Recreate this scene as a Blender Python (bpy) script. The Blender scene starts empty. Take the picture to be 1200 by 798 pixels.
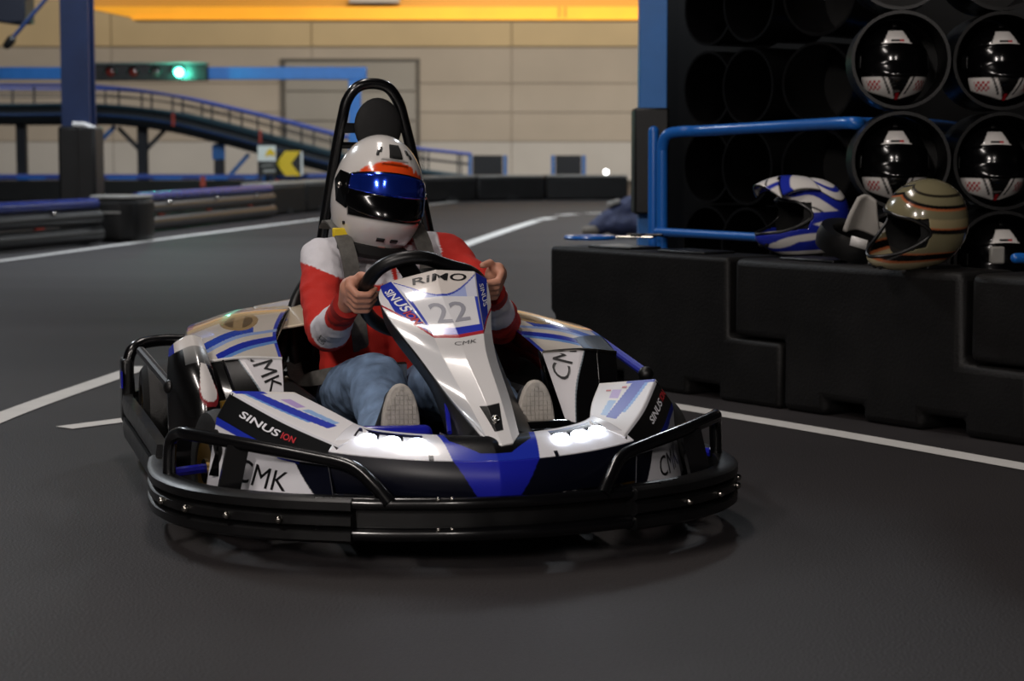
import bpy, bmesh, math, random
from mathutils import Vector, Matrix
random.seed(7)
scn = bpy.context.scene
COL = scn.collection
PI = math.pi

# ------------------------------------------------------------------ camera, world, lights, exposure
FPX, CAMZ, HORIZON = 2400.0, 0.93, 175.0            # focal length in pixels of a 1200 wide frame
PITCH = math.atan((399 - HORIZON) / FPX)
cam_d = bpy.data.cameras.new('camera')
cam_d.sensor_width = 36.0
cam_d.lens = 36.0 * FPX / 1200.0
cam_d.clip_end = 300
cam_d.dof.use_dof = True
cam_d.dof.focus_distance = 5.3
cam_d.dof.aperture_fstop = 5.0
cam = bpy.data.objects.new('camera', cam_d)
COL.objects.link(cam)
cam.location = (0, 0, CAMZ)
cam.rotation_euler = (PI / 2 - PITCH, 0, 0)
scn.camera = cam

world = bpy.data.worlds.new('hall_air')
scn.world = world
world.use_nodes = True
world.node_tree.nodes['Background'].inputs['Color'].default_value = (0.95, 0.93, 0.95, 1)
world.node_tree.nodes['Background'].inputs['Strength'].default_value = 0.05

vs = scn.view_settings
vs.view_transform = 'Standard'
vs.look = 'None'
vs.gamma = 1.0
vs.use_curve_mapping = False
vs.exposure = 0.3


rad_ = math.radians


def area(name, loc, size, power, color=(1, 1, 1), rot=(0, 0, 0)):
    l = bpy.data.lights.new(name, 'AREA')
    l.shape = 'RECTANGLE'
    l.size, l.size_y = size
    l.energy = power
    l.color = color
    o = bpy.data.objects.new(name, l)
    o.location = loc
    o.rotation_euler = rot
    COL.objects.link(o)
    return o


# rows of ceiling luminaires of the hall; the first two are added front fill
WARM, COOL = (1.0, 0.91, 0.85), (0.88, 0.94, 1.0)
LAMPS = [(-3.6, -6.5, 5.2, 540, WARM, 20), (1.2, -6.5, 5.2, 190, WARM, 20), (-4.0, 2.2, 6.85, 150, WARM, 0), (-1.0, 7.5, 6.85, 90, WARM, 0),
         (-6.5, 14.5, 6.85, 280, COOL, 0), (2.0, 18.0, 6.85, 230, COOL, 0), (-4.0, 23.0, 6.85, 520, COOL, 30), (4.0, 26.0, 6.85, 420, COOL, 30)]
for xx, yy, zz, pw, cc, tilt in LAMPS:
    area('ceiling_or_fill_light', (xx, yy, zz), (0.6, 3.0), pw, cc, (rad_(tilt), 0, 0))
for xx, pw in ((-12, 420), (-1, 900), (8, 1300)):                              # added fill lights that brighten the crane beam and rear wall
    area('added_wall_fill_light', (xx, 43.5, 9.6), (1.2, 2.4), pw, (1.0, 0.89, 0.74), (rad_(56), 0, 0))
for xx in (-14, 2, 14):
    area('ramp_lamp_light', (xx, 40, 8.2), (1.0, 2.4), 260, (0.92, 0.97, 1.0))


# ------------------------------------------------------------------ helpers: colour, materials, meshes
def lin(c):
    if isinstance(c, str):
        c = [int(c[i:i + 2], 16) / 255 for i in (0, 2, 4)]
    return tuple((v / 12.92 if v <= 0.04045 else ((v + 0.055) / 1.055) ** 2.4) for v in c[:3])


MATS = {}


def mat(name, col=None, rough=0.5, metal=0.0, coat=0.0, noise=0.0, nscale=30.0, bump=0.0, bscale=200.0,
        attr=False, emit=None, estr=0.0, spec=0.5, alpha=None):
    if name in MATS:
        return MATS[name]
    m = bpy.data.materials.new(name)
    m.use_nodes = True
    nt = m.node_tree
    b = nt.nodes['Principled BSDF']
    b.inputs['Roughness'].default_value = rough
    b.inputs['Metallic'].default_value = metal
    b.inputs['Coat Weight'].default_value = coat
    b.inputs['Coat Roughness'].default_value = 0.06
    b.inputs['Specular IOR Level'].default_value = spec
    tc = nt.nodes.new('ShaderNodeTexCoord')
    src = None
    if attr:
        a = nt.nodes.new('ShaderNodeAttribute')
        a.attribute_name = 'Col'
        src = a.outputs['Color']
    else:
        rgb = nt.nodes.new('ShaderNodeRGB')
        rgb.outputs[0].default_value = (*lin(col), 1)
        src = rgb.outputs[0]
    if noise > 0:
        n = nt.nodes.new('ShaderNodeTexNoise')
        n.inputs['Scale'].default_value = nscale
        n.inputs['Detail'].default_value = 5
        nt.links.new(tc.outputs['Object'], n.inputs['Vector'])
        mr = nt.nodes.new('ShaderNodeMapRange')
        mr.inputs['To Min'].default_value = 1 - noise
        mr.inputs['To Max'].default_value = 1 + noise
        mr.inputs['From Min'].default_value = 0.3
        mr.inputs['From Max'].default_value = 0.7
        nt.links.new(n.outputs['Fac'], mr.inputs['Value'])
        mx = nt.nodes.new('ShaderNodeVectorMath')
        mx.operation = 'SCALE'
        nt.links.new(src, mx.inputs[0])
        nt.links.new(mr.outputs['Result'], mx.inputs['Scale'])
        src = mx.outputs['Vector']
        r2 = nt.nodes.new('ShaderNodeMapRange')
        r2.inputs['To Min'].default_value = max(0.02, rough - 0.08)
        r2.inputs['To Max'].default_value = min(1, rough + 0.08)
        nt.links.new(n.outputs['Fac'], r2.inputs['Value'])
        nt.links.new(r2.outputs['Result'], b.inputs['Roughness'])
    nt.links.new(src, b.inputs['Base Color'])
    if bump > 0:
        n2 = nt.nodes.new('ShaderNodeTexNoise')
        n2.inputs['Scale'].default_value = bscale
        n2.inputs['Detail'].default_value = 4
        nt.links.new(tc.outputs['Object'], n2.inputs['Vector'])
        bp = nt.nodes.new('ShaderNodeBump')
        bp.inputs['Strength'].default_value = bump
        bp.inputs['Distance'].default_value = 0.02
        nt.links.new(n2.outputs['Fac'], bp.inputs['Height'])
        nt.links.new(bp.outputs['Normal'], b.inputs['Normal'])
    if emit is not None:
        b.inputs['Emission Color'].default_value = (*emit, 1)
        b.inputs['Emission Strength'].default_value = estr
    if alpha is not None:
        b.inputs['Alpha'].default_value = alpha
    MATS[name] = m
    return m


class MB:
    """collects shapes and links them as one mesh object"""

    def __init__(s):
        s.v, s.f, s.c = [], [], []

    def add(s, v, f, c=None):
        o = len(s.v)
        s.v += [tuple(p) for p in v]
        s.f += [tuple(i + o for i in q) for q in f]
        if c is not None:
            s.c += c
        return s

    def box(s, cx, cy, cz, sx, sy, sz, rot=None):
        pts = []
        for a in (-.5, .5):
            for b in (-.5, .5):
                for d in (-.5, .5):
                    p = Vector((a * sx, b * sy, d * sz))
                    if rot is not None:
                        p = rot @ p
                    pts.append((p.x + cx, p.y + cy, p.z + cz))
        return s.add(pts, [(0, 1, 3, 2), (4, 6, 7, 5), (0, 4, 5, 1), (2, 3, 7, 6), (0, 2, 6, 4), (1, 5, 7, 3)])

    def bar(s, p0, p1, w, h, up=(0, 0, 1)):
        p0, p1 = Vector(p0), Vector(p1)
        d = (p1 - p0)
        t = d.normalized()
        sd = t.cross(Vector(up))
        if sd.length < 1e-4:
            sd = t.cross(Vector((1, 0, 0)))
        sd.normalize()
        u = sd.cross(t)
        pts = []
        for p in (p0, p1):
            for a, b in ((-1, -1), (1, -1), (1, 1), (-1, 1)):
                pts.append(p + sd * a * w / 2 + u * b * h / 2)
        return s.add(pts, [(0, 3, 2, 1), (4, 5, 6, 7), (0, 1, 5, 4), (1, 2, 6, 5), (2, 3, 7, 6), (3, 0, 4, 7)])

    def sweep(s, path, prof, closed=False, up=(0, 0, 1), cap=True, scale=None):
        """prof: list of (side, up) offsets swept along path"""
        path = [Vector(p) for p in path]
        n, k = len(path), len(prof)
        pts = []
        up = Vector(up)
        for i, p in enumerate(path):
            a = path[(i - 1) % n] if (closed or i > 0) else p
            b = path[(i + 1) % n] if (closed or i < n - 1) else p
            t = (b - a).normalized()
            sd = t.cross(up)
            if sd.length < 1e-3:
                sd = t.cross(Vector((0, 1, 0.01)))
            sd.normalize()
            u = sd.cross(t)
            q = 1 if scale is None else scale[i]
            for x, y in prof:
                pts.append(p + sd * x * q + u * y * q)
        fs = []
        for i in range(n if closed else n - 1):
            j = (i + 1) % n
            for a in range(k):
                b = (a + 1) % k
                fs.append((i * k + a, i * k + b, j * k + b, j * k + a))
        if cap and not closed:
            fs.append(tuple(range(k - 1, -1, -1)))
            fs.append(tuple((n - 1) * k + a for a in range(k)))
        return s.add(pts, fs)

    def tube(s, path, r, seg=12, closed=False, cap=True, smooth=0, scale=None):
        """parallel-transport tube"""
        path = [Vector(p) for p in path]
        if smooth:
            path = spline(path, smooth, closed)
        n = len(path)
        pts, fs = [], []
        t0 = (path[1] - path[0]).normalized()
        nrm = t0.cross(Vector((0, 0, 1)))
        if nrm.length < 1e-3:
            nrm = t0.cross(Vector((1, 0, 0)))
        nrm.normalize()
        for i, p in enumerate(path):
            a = path[(i - 1) % n] if (closed or i > 0) else p
            b = path[(i + 1) % n] if (closed or i < n - 1) else p
            t = (b - a).normalized()
            nrm = (nrm - t * nrm.dot(t)).normalized()
            bn = t.cross(nrm)
            q = r if scale is None else r * scale[min(i, len(scale) - 1)]
            for k in range(seg):
                an = 2 * PI * k / seg
                pts.append(p + nrm * math.cos(an) * q + bn * math.sin(an) * q)
        for i in range(n if closed else n - 1):
            j = (i + 1) % n
            for k in range(seg):
                b = (k + 1) % seg
                fs.append((i * seg + k, i * seg + b, j * seg + b, j * seg + k))
        if cap and not closed:
            fs.append(tuple(range(seg - 1, -1, -1)))
            fs.append(tuple((n - 1) * seg + a for a in range(seg)))
        return s.add(pts, fs)

    def capsule(s, p0, p1, r0, r1, seg=16, rings=5, sx=1.0):
        p0, p1 = Vector(p0), Vector(p1)
        t = (p1 - p0)
        L = t.length
        t = t.normalized() if L > 1e-6 else Vector((0, 0, 1))
        a = t.cross(Vector((0, 1, 0)))
        if a.length < 1e-3:
            a = t.cross(Vector((1, 0, 0)))
        a.normalize()
        b = t.cross(a)
        st = []
        for i in range(rings + 1):
            an = -PI / 2 + (PI / 2) * i / rings
            st.append((p0 + t * math.sin(an) * r0, math.cos(an) * r0))
        for i in range(rings + 1):
            an = (PI / 2) * i / rings
            st.append((p1 + t * math.sin(an) * r1, math.cos(an) * r1))
        pts, fs = [], []
        for c, r in st:
            r = max(r, 1e-4)
            for k in range(seg):
                an = 2 * PI * k / seg
                pts.append(c + a * math.cos(an) * r + b * math.sin(an) * r * sx)
        for i in range(len(st) - 1):
            for k in range(seg):
                q = (k + 1) % seg
                fs.append((i * seg + k, i * seg + q, (i + 1) * seg + q, (i + 1) * seg + k))
        fs.append(tuple(range(seg - 1, -1, -1)))
        fs.append(tuple((len(st) - 1) * seg + k for k in range(seg)))
        return s.add(pts, fs)

    def ball(s, c, r, seg=16, rings=10, sc=(1, 1, 1), rot=None):
        pts, fs = [], []
        for i in range(rings + 1):
            th = PI * i / rings
            for k in range(seg):
                an = 2 * PI * k / seg
                q = max(math.sin(th), 1e-3)
                p = Vector((q * math.cos(an) * r * sc[0], q * math.sin(an) * r * sc[1], math.cos(th) * r * sc[2]))
                if rot is not None:
                    p = rot @ p
                pts.append(p + Vector(c))
        for i in range(rings):
            for k in range(seg):
                b = (k + 1) % seg
                fs.append((i * seg + k, (i + 1) * seg + k, (i + 1) * seg + b, i * seg + b))
        fs.append(tuple(range(seg)))
        fs.append(tuple(rings * seg + k for k in range(seg - 1, -1, -1)))
        return s.add(pts, fs)

    def lathe(s, prof, c, axis=(0, 0, 1), seg=32, closed=False):
        """prof: (radius, along-axis); closed joins last to first"""
        ax = Vector(axis).normalized()
        a = ax.cross(Vector((0, 0, 1)))
        if a.length < 1e-3:
            a = ax.cross(Vector((1, 0, 0)))
        a.normalize()
        b = ax.cross(a)
        c = Vector(c)
        n = len(prof)
        pts, fs = [], []
        for r, h in prof:
            for k in range(seg):
                an = 2 * PI * k / seg
                pts.append(c + ax * h + (a * math.cos(an) + b * math.sin(an)) * max(r, 1e-4))
        for i in range(n if closed else n - 1):
            j = (i + 1) % n
            for k in range(seg):
                q = (k + 1) % seg
                fs.append((i * seg + k, i * seg + q, j * seg + q, j * seg + k))
        if not closed:
            if prof[0][0] > 2e-4:
                fs.append(tuple(range(seg - 1, -1, -1)))
            if prof[-1][0] > 2e-4:
                fs.append(tuple((n - 1) * seg + k for k in range(seg)))
        return s.add(pts, fs)

    def grid(s, S, nu, nv, paint=None, u0=0., u1=1., v0=0., v1=1.):
        pts, fs, cs = [], [], []
        for j in range(nv + 1):
            for i in range(nu + 1):
                u, v = u0 + (u1 - u0) * i / nu, v0 + (v1 - v0) * j / nv
                pts.append(S(u, v))
                if paint:
                    cs.append(paint(u, v))
        for j in range(nv):
            for i in range(nu):
                a = j * (nu + 1) + i
                fs.append((a, a + 1, a + nu + 2, a + nu + 1))
        return s.add(pts, fs, cs if paint else None)

    def prism(s, poly, z0, z1, M=None):
        """extrude a 2D polygon; M maps (x, y, z)"""
        n = len(poly)
        pts = [Vector((x, y, z0)) for x, y in poly] + [Vector((x, y, z1)) for x, y in poly]
        if M is not None:
            pts = [M @ p for p in pts]
        fs = [tuple(range(n - 1, -1, -1)), tuple(range(n, 2 * n))]
        for i in range(n):
            j = (i + 1) % n
            fs.append((i, j, n + j, n + i))
        return s.add(pts, fs)

    def mirror(s):
        """mirror all shapes collected so far in y (replaces them)"""
        s.v = [(x, -y, z) for x, y, z in s.v]
        s.f = [tuple(reversed(q)) for q in s.f]
        return s

    def build(s, name, m, parent=None, label=None, bevel=0.0, solid=0.0, smooth=35, sub=0, seg=2, fix=True):
        me = bpy.data.meshes.new(name)
        me.from_pydata(s.v, [], s.f)
        if s.c and len(s.c) == len(s.v):
            at = me.color_attributes.new('Col', 'FLOAT_COLOR', 'POINT')
            at.data.foreach_set('color', [x for q in s.c for x in (*q[:3], 1.0)])
        if fix:
            bm = bmesh.new()
            bm.from_mesh(me)
            bmesh.ops.recalc_face_normals(bm, faces=bm.faces)
            bm.to_mesh(me)
            bm.free()
        if smooth:
            me.polygons.foreach_set('use_smooth', [True] * len(me.polygons))
            me.set_sharp_from_angle(angle=math.radians(smooth))
        me.materials.append(m)
        o = bpy.data.objects.new(name, me)
        COL.objects.link(o)
        if parent is not None:
            o.parent = parent
        if label:
            o['label'] = label
        if solid:
            md = o.modifiers.new('thickness', 'SOLIDIFY')
            md.thickness = solid
            md.offset = 0
        if bevel:
            md = o.modifiers.new('edge', 'BEVEL')
            md.width = bevel
            md.segments = seg
            md.limit_method = 'ANGLE'
        return o


def spline(P, k=8, closed=False):
    P = [Vector(p) for p in P]
    n = len(P)
    out = []
    for i in range(n if closed else n - 1):
        p1, p2 = P[i], P[(i + 1) % n]
        p0 = P[(i - 1) % n] if (closed or i > 0) else p1 * 2 - p2
        p3 = P[(i + 2) % n] if (closed or i < n - 2) else p2 * 2 - p1
        for j in range(k):
            t = j / k
            out.append(0.5 * ((2 * p1) + (p2 - p0) * t + (2 * p0 - 5 * p1 + 4 * p2 - p3) * t * t + (3 * p1 - p0 - 3 * p2 + p3) * t ** 3))
    if not closed:
        out.append(P[-1].copy())
    return out


def cr(P, t):
    n = len(P) - 1
    t = max(0., min(1., t)) * n
    i = min(int(t), n - 1)
    f = t - i
    p1, p2 = P[i], P[i + 1]
    p0 = P[i - 1] if i > 0 else p1 * 2 - p2
    p3 = P[i + 2] if i + 2 <= n else p2 * 2 - p1
    return 0.5 * ((2 * p1) + (p2 - p0) * f + (2 * p0 - 5 * p1 + 4 * p2 - p3) * f * f + (3 * p1 - p0 - 3 * p2 + p3) * f ** 3)


def lp(P, t):
    n = len(P) - 1
    t = max(0., min(1., t)) * n
    i = min(int(t), n - 1)
    f = t - i
    return P[i] * (1 - f) + P[i + 1] * f


def loft(sections, across='lin'):
    sec = [[Vector(p) for p in q] for q in sections]
    g = lp if across == 'lin' else cr

    def S(u, v):
        return g([cr([q[k] for q in sec], v) for k in range(len(sec[0]))], u)
    return S


def quad(a, b, c, d):
    a, b, c, d = map(Vector, (a, b, c, d))
    return lambda u, v: (a * (1 - u) + b * u) * (1 - v) + (d * (1 - u) + c * u) * v


def snorm(S, u, v):
    e = 0.004
    n = (S(u + e, v) - S(u - e, v)).cross(S(u, v + e) - S(u, v - e))
    return n.normalized()


TXT = {}


def text2d(body, shear=0.0, bold=0.0):
    key = (body, shear, bold)
    if key in TXT:
        return TXT[key]
    c = bpy.data.curves.new('lettering', 'FONT')
    c.body = body
    c.shear = shear
    c.offset = bold
    c.resolution_u = 3
    o = bpy.data.objects.new('lettering', c)
    COL.objects.link(o)
    dg = bpy.context.evaluated_depsgraph_get()
    dg.update()
    me = bpy.data.meshes.new_from_object(o.evaluated_get(dg))
    v = [tuple(p.co[:2]) for p in me.vertices]
    f = [tuple(p.vertices) for p in me.polygons]
    COL.objects.unlink(o)
    bpy.data.objects.remove(o)
    bpy.data.curves.remove(c)
    bpy.data.meshes.remove(me)
    xs = [p[0] for p in v]
    ys = [p[1] for p in v]
    x0, x1, y0, y1 = min(xs), max(xs), min(ys), max(ys)
    v = [((x - x0) / (x1 - x0) - .5, (y - y0) / (y1 - y0) - .5) for x, y in v]
    TXT[key] = (v, f)
    return TXT[key]


def letter(name, body, S, c, ax, ay, m, parent, off=0.002, shear=0.0, bold=0.0, toward=None):
    """print a word on surface S: c = centre (u, v); ax, ay = full width and height vectors in uv"""
    v, f = text2d(body, shear, bold)
    pts = []
    for x, y in v:
        u, w = c[0] + ax[0] * x + ay[0] * y, c[1] + ax[1] * x + ay[1] * y
        n = snorm(S, u, w)
        p = S(u, w)
        if toward is not None and n.dot(Vector(toward) - p) < 0:
            n = -n
        pts.append(p + n * off)
    return MB().add(pts, f).build(name, m, parent, smooth=0, fix=False)


def tag(o, label=None, cat=None, group=None, kind=None):
    if label:
        o['label'] = label
    if cat:
        o['category'] = cat
    if group:
        o['group'] = group
    if kind:
        o['kind'] = kind
    return o


def thing(name, label, cat, loc=(0, 0, 0), rz=0.0, group=None, rot=None):
    o = bpy.data.objects.new(name, None)
    o.empty_display_size = 0.1
    COL.objects.link(o)
    o.location = loc
    o.rotation_euler = rot if rot is not None else (0, 0, rz)
    return tag(o, label, cat, group)


def fused(mb, voxel, smooth_iter=4, noise=None):
    """one continuous skin around all the collected volumes"""
    me = bpy.data.meshes.new('skin')
    me.from_pydata(mb.v, [], mb.f)
    bm = bmesh.new()
    bm.from_mesh(me)
    bmesh.ops.recalc_face_normals(bm, faces=bm.faces)
    bm.to_mesh(me)
    bm.free()
    o = bpy.data.objects.new('skin', me)
    COL.objects.link(o)
    md = o.modifiers.new('r', 'REMESH')
    md.mode = 'VOXEL'
    md.voxel_size = voxel
    if smooth_iter:
        sm = o.modifiers.new('s', 'SMOOTH')
        sm.factor = 0.5
        sm.iterations = smooth_iter
    dg = bpy.context.evaluated_depsgraph_get()
    dg.update()
    me2 = bpy.data.meshes.new_from_object(o.evaluated_get(dg))
    r = MB()
    r.v = [tuple(p.co) for p in me2.vertices]
    r.f = [tuple(p.vertices) for p in me2.polygons]
    COL.objects.unlink(o)
    bpy.data.objects.remove(o)
    bpy.data.meshes.remove(me)
    bpy.data.meshes.remove(me2)
    if noise:
        amp, sc = noise
        from mathutils import noise as nz
        me3 = bpy.data.meshes.new('t')
        me3.from_pydata(r.v, [], r.f)
        vn = [Vector(n.vector) for n in me3.vertex_normals]
        bpy.data.meshes.remove(me3)
        r.v = [tuple(Vector(p) + vn[i] * amp * (nz.noise(Vector((p[0] * sc, p[1] * sc * .6, p[2] * sc))) + .5 * nz.noise(Vector(p) * sc * 2.3)))
               for i, p in enumerate(r.v)]
    return r


def copy_tree(o, parent=None):
    c = o.copy()
    COL.objects.link(c)
    c.parent = parent
    for ch in o.children:
        copy_tree(ch, c)
    return c


# pixel (1200 x 798 frame) -> direction, then a point on the ground or at a known depth
def ray(u, v):
    a, b = (u - 600) / FPX, (399 - v) / FPX
    return Vector((a, math.cos(PITCH) + b * math.sin(PITCH), -math.sin(PITCH) + b * math.cos(PITCH)))


CAMP = Vector((0, 0, CAMZ))


def G(u, v, z=0.0):
    r = ray(u, v)
    return CAMP + r * ((z - CAMZ) / r.z)


def D(u, v, y):
    r = ray(u, v)
    return CAMP + r * (y / r.y)


# ------------------------------------------------------------------ materials
M_BLACK = mat('black_plastic', '0c0c0d', 0.42, noise=0.25, nscale=6)
M_BLACKGLOSS = mat('gloss_black_paint', '060607', 0.16, coat=0.6)
M_TUBEBLK = mat('black_powder_coat', '08080a', 0.24, coat=0.3)
M_RUBBER = mat('black_rubber', '0b0b0c', 0.38, noise=0.3, nscale=18)
M_TYRE = mat('tyre_rubber', '131313', 0.6, noise=0.3, nscale=40, bump=0.1)
M_BARRIER = mat('barrier_polyethylene', '100f0f', 0.55, noise=0.35, nscale=5, bump=0.12, bscale=90, spec=0.3)
M_BLUE = mat('blue_paint', '357ac8', 0.35, noise=0.06, nscale=8)
M_BLUERAIL = mat('blue_tube_paint', '1d66bd', 0.3, coat=0.3)
M_DKBLUE = mat('dark_blue_steel', '18305e', 0.45, noise=0.12, nscale=4)
M_RAILBLUE = mat('violet_blue_rail', '24347c', 0.2, noise=0.15, nscale=5)
M_PAINTED = mat('painted_bodywork', attr=True, rough=0.2, coat=0.7)
M_SATIN = mat('satin_bodywork', attr=True, rough=0.36, spec=0.25)
M_NAVY = mat('navy_gloss', '0a0c1c', 0.16, coat=0.6)
M_ROYAL = mat('royal_blue_gloss', '1a1f9c', 0.22, coat=0.5)
M_WHITEP = mat('white_gloss_plastic', 'e2e0de', 0.22, coat=0.5)
M_TXTBLK = mat('black_print', '121214', 0.35)
M_TXTGREY = mat('grey_print', '9a9ba6', 0.4)
M_TXTWHITE = mat('white_print', 'e8e8ee', 0.35)
M_TXTRED = mat('red_print', 'c03038', 0.35)
M_CHROME = mat('bright_steel', 'b8b4ac', 0.2, metal=1.0)
M_GOLD = mat('gold_anodised', 'b08a3a', 0.3, metal=0.9)
M_LED = mat('headlight_led', 'ffffff', 0.3, emit=(0.80, 0.88, 1.0), estr=9)
M_CLOTH = mat('printed_fabric', attr=True, rough=0.85, bump=0.15, bscale=260)
M_DENIM = mat('denim', '7088a8', 0.9, noise=0.3, nscale=22, bump=0.25, bscale=420)
M_SKIN = mat('skin', 'c99078', 0.5, noise=0.08, nscale=40)
M_WEB = mat('harness_webbing', '5a5854', 0.8, noise=0.25, nscale=60)
M_SOLE = mat('shoe_sole_rubber', 'b2aca4', 0.7, noise=0.12, nscale=60)
M_GLASSDK = mat('dark_visor', '050506', 0.16, coat=0.2)
M_ASPHALT = None


def asphalt():
    m = bpy.data.materials.new('asphalt')
    m.use_nodes = True
    nt = m.node_tree
    b = nt.nodes['Principled BSDF']
    tc = nt.nodes.new('ShaderNodeTexCoord')

    def nz(scale, detail=4, stretch=None):
        n = nt.nodes.new('ShaderNodeTexNoise')
        n.inputs['Scale'].default_value = scale
        n.inputs['Detail'].default_value = detail
        if stretch:
            mp = nt.nodes.new('ShaderNodeMapping')
            mp.inputs['Scale'].default_value = stretch
            nt.links.new(tc.outputs['Object'], mp.inputs['Vector'])
            nt.links.new(mp.outputs['Vector'], n.inputs['Vector'])
        else:
            nt.links.new(tc.outputs['Object'], n.inputs['Vector'])
        return n
    big = nz(0.55, 3, (0.5, 1.6, 1))
    fine = nz(140, 4)
    ramp = nt.nodes.new('ShaderNodeValToRGB')
    ramp.color_ramp.elements[0].position = 0.3
    ramp.color_ramp.elements[0].color = (*lin('231f20'), 1)
    ramp.color_ramp.elements[1].position = 0.72
    ramp.color_ramp.elements[1].color = (*lin('2f2b2c'), 1)
    nt.links.new(big.outputs['Fac'], ramp.inputs['Fac'])
    mr = nt.nodes.new('ShaderNodeMapRange')
    mr.inputs['From Min'].default_value = 0.35
    mr.inputs['From Max'].default_value = 0.65
    mr.inputs['To Min'].default_value = 0.82
    mr.inputs['To Max'].default_value = 1.2
    nt.links.new(fine.outputs['Fac'], mr.inputs['Value'])
    sc = nt.nodes.new('ShaderNodeVectorMath')
    sc.operation = 'SCALE'
    nt.links.new(ramp.outputs['Color'], sc.inputs[0])
    nt.links.new(mr.outputs['Result'], sc.inputs['Scale'])
    nt.links.new(sc.outputs['Vector'], b.inputs['Base Color'])
    b.inputs['Roughness'].default_value = 0.62
    b.inputs['Specular IOR Level'].default_value = 0.35
    bp = nt.nodes.new('ShaderNodeBump')
    bp.inputs['Strength'].default_value = 0.25
    bp.inputs['Distance'].default_value = 0.01
    nt.links.new(fine.outputs['Fac'], bp.inputs['Height'])
    nt.links.new(bp.outputs['Normal'], b.inputs['Normal'])
    return m


# ------------------------------------------------------------------ the setting
M_ASPHALT = asphalt()
floor = MB().box(0, 30, -0.1, 60, 76, 0.2).build('floor', M_ASPHALT, smooth=0)
tag(floor, 'dark grey asphalt track floor of the kart hall', kind='structure')
M_LINE = mat('white_track_paint', 'd6d4d0', 0.6, noise=0.06, nscale=9)


def paint_line(pts, w, name='track_line'):
    """a painted line on the asphalt, pts along its middle"""
    P = spline(pts, 10) if len(pts) > 2 else [Vector(p) for p in pts]
    b = MB()
    v, f = [], []
    for i, p in enumerate(P):
        t = (P[min(i + 1, len(P) - 1)] - P[max(i - 1, 0)]).normalized()
        s = Vector((t.y, -t.x, 0)) * w / 2
        v += [(p.x - s.x, p.y - s.y, 0.003), (p.x + s.x, p.y + s.y, 0.003)]
    for i in range(len(P) - 1):
        f.append((2 * i, 2 * i + 1, 2 * i + 3, 2 * i + 2))
    return b.add(v, f).build(name, M_LINE, floor, smooth=0)


paint_line([G(770, 473), G(1000, 512), G(1290, 564)], 0.10)          # edge of the track by the black barrier
paint_line([G(-160, 567), G(0, 490), G(168, 430)], 0.10)             # behind the kart
paint_line([G(75, 502), G(168, 490)], 0.09)
paint_line([G(-200, 331), G(0, 306), G(200, 279), G(380, 256), G(540, 235.5)], 0.11)
paint_line([G(470, 318), G(540, 289), G(600, 268), G(630, 258.5)], 0.15)
for a, b in (((634, 257.5), (647, 255)), ((655, 252.5), (674, 251)), ((688, 250.2), (709, 249.4))):
    paint_line([G(*a), G(*b)], 0.20, 'track_dash')

WALLY = 62.0
M_PANEL = mat('beige_wall_panel', 'b0a79c', 0.75, noise=0.06, nscale=0.6)
M_PANELLOW = mat('pale_wall_panel', 'bcbab8', 0.75, noise=0.06, nscale=0.6)
M_PANELTOP = mat('lit_upper_wall_panel', 'c9b48e', 0.75, noise=0.06, nscale=0.6)  # warm light on the upper wall is put into this colour
M_JOINT = mat('wall_joint', 'a2988b', 0.9)
wb = MB().box(0, WALLY + 0.25, 6, 60, 0.5, 12.4).build('wall_back', M_JOINT, smooth=0)
tag(wb, 'beige clad rear wall of the hall', kind='structure')
rows = [(0.0, 1.15, M_PANELLOW), (1.17, 2.02, M_PANEL), (2.04, 2.89, M_PANEL), (2.91, 3.96, M_PANEL)]
for z0, z1, mm in rows:
    for i in range(8):
        x0 = -24 + i * 6.0
        MB().box(x0 + 2.99, WALLY - 0.03, (z0 + z1) / 2, 5.98, 0.06, z1 - z0).build('panel', mm, wb, bevel=0.008)
for i in range(8):
    x0 = -24 + i * 6.0
    MB().box(x0 + 2.99, WALLY - 0.05, 6.9, 5.98, 0.10, 5.8).build('upper_panel', M_PANELTOP, wb, bevel=0.02)
# the roller door leaf in the rear wall
dl, dr = D(331, 72, WALLY - 0.1), D(490, 72, WALLY - 0.1)
door = thing('door_1', 'large grey sliding door in the beige rear wall', 'door')
door['kind'] = 'structure'
door.pop('category', None) if hasattr(door, 'pop') else None
if 'category' in door:
    del door['category']
M_DOOR = mat('door_sheet', '97948f', 0.6, noise=0.05, nscale=0.8)
M_DOORFR = mat('door_frame_dark', '56534e', 0.6)
for i in range(4):
    zz = dl.z / 4
    MB().box((dl.x + dr.x) / 2, WALLY - 0.12, zz * (i + .5), dr.x - dl.x - 0.16, 0.06, zz - 0.03).build('door_panel', M_DOOR, door, bevel=0.01)
MB().box((dl.x + dr.x) / 2, WALLY - 0.10, dl.z + 0.04, dr.x - dl.x + 0.1, 0.16, 0.09).build('door_head', M_DOORFR, door)
for x in (dl.x, dr.x):
    MB().box(x, WALLY - 0.10, dl.z / 2, 0.09, 0.16, dl.z).build('door_jamb', M_DOORFR, door)

M_SIDE = mat('side_wall_grey', '6f7072', 0.8, noise=0.08, nscale=0.4)
M_CEIL = mat('ceiling_sheet', '4d4f52', 0.8, noise=0.08, nscale=0.4)
tag(MB().box(-20, 30, 6, 0.4, 76, 12.4).build('wall_left', M_SIDE, smooth=0), 'grey side wall of the kart hall', kind='structure')
tag(MB().box(20, 30, 6, 0.4, 76, 12.4).build('wall_right', M_SIDE, smooth=0), 'grey far side wall behind the helmet rack', kind='structure')
tag(MB().box(0, -8, 6, 60, 0.4, 12.4).build('wall_front', M_SIDE, smooth=0), 'grey end wall behind the photographer', kind='structure')
tag(MB().box(0, 30, 12.3, 60, 76, 0.3).build('ceiling', M_CEIL, smooth=0), 'grey sheet metal roof of the hall', kind='structure')

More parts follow.
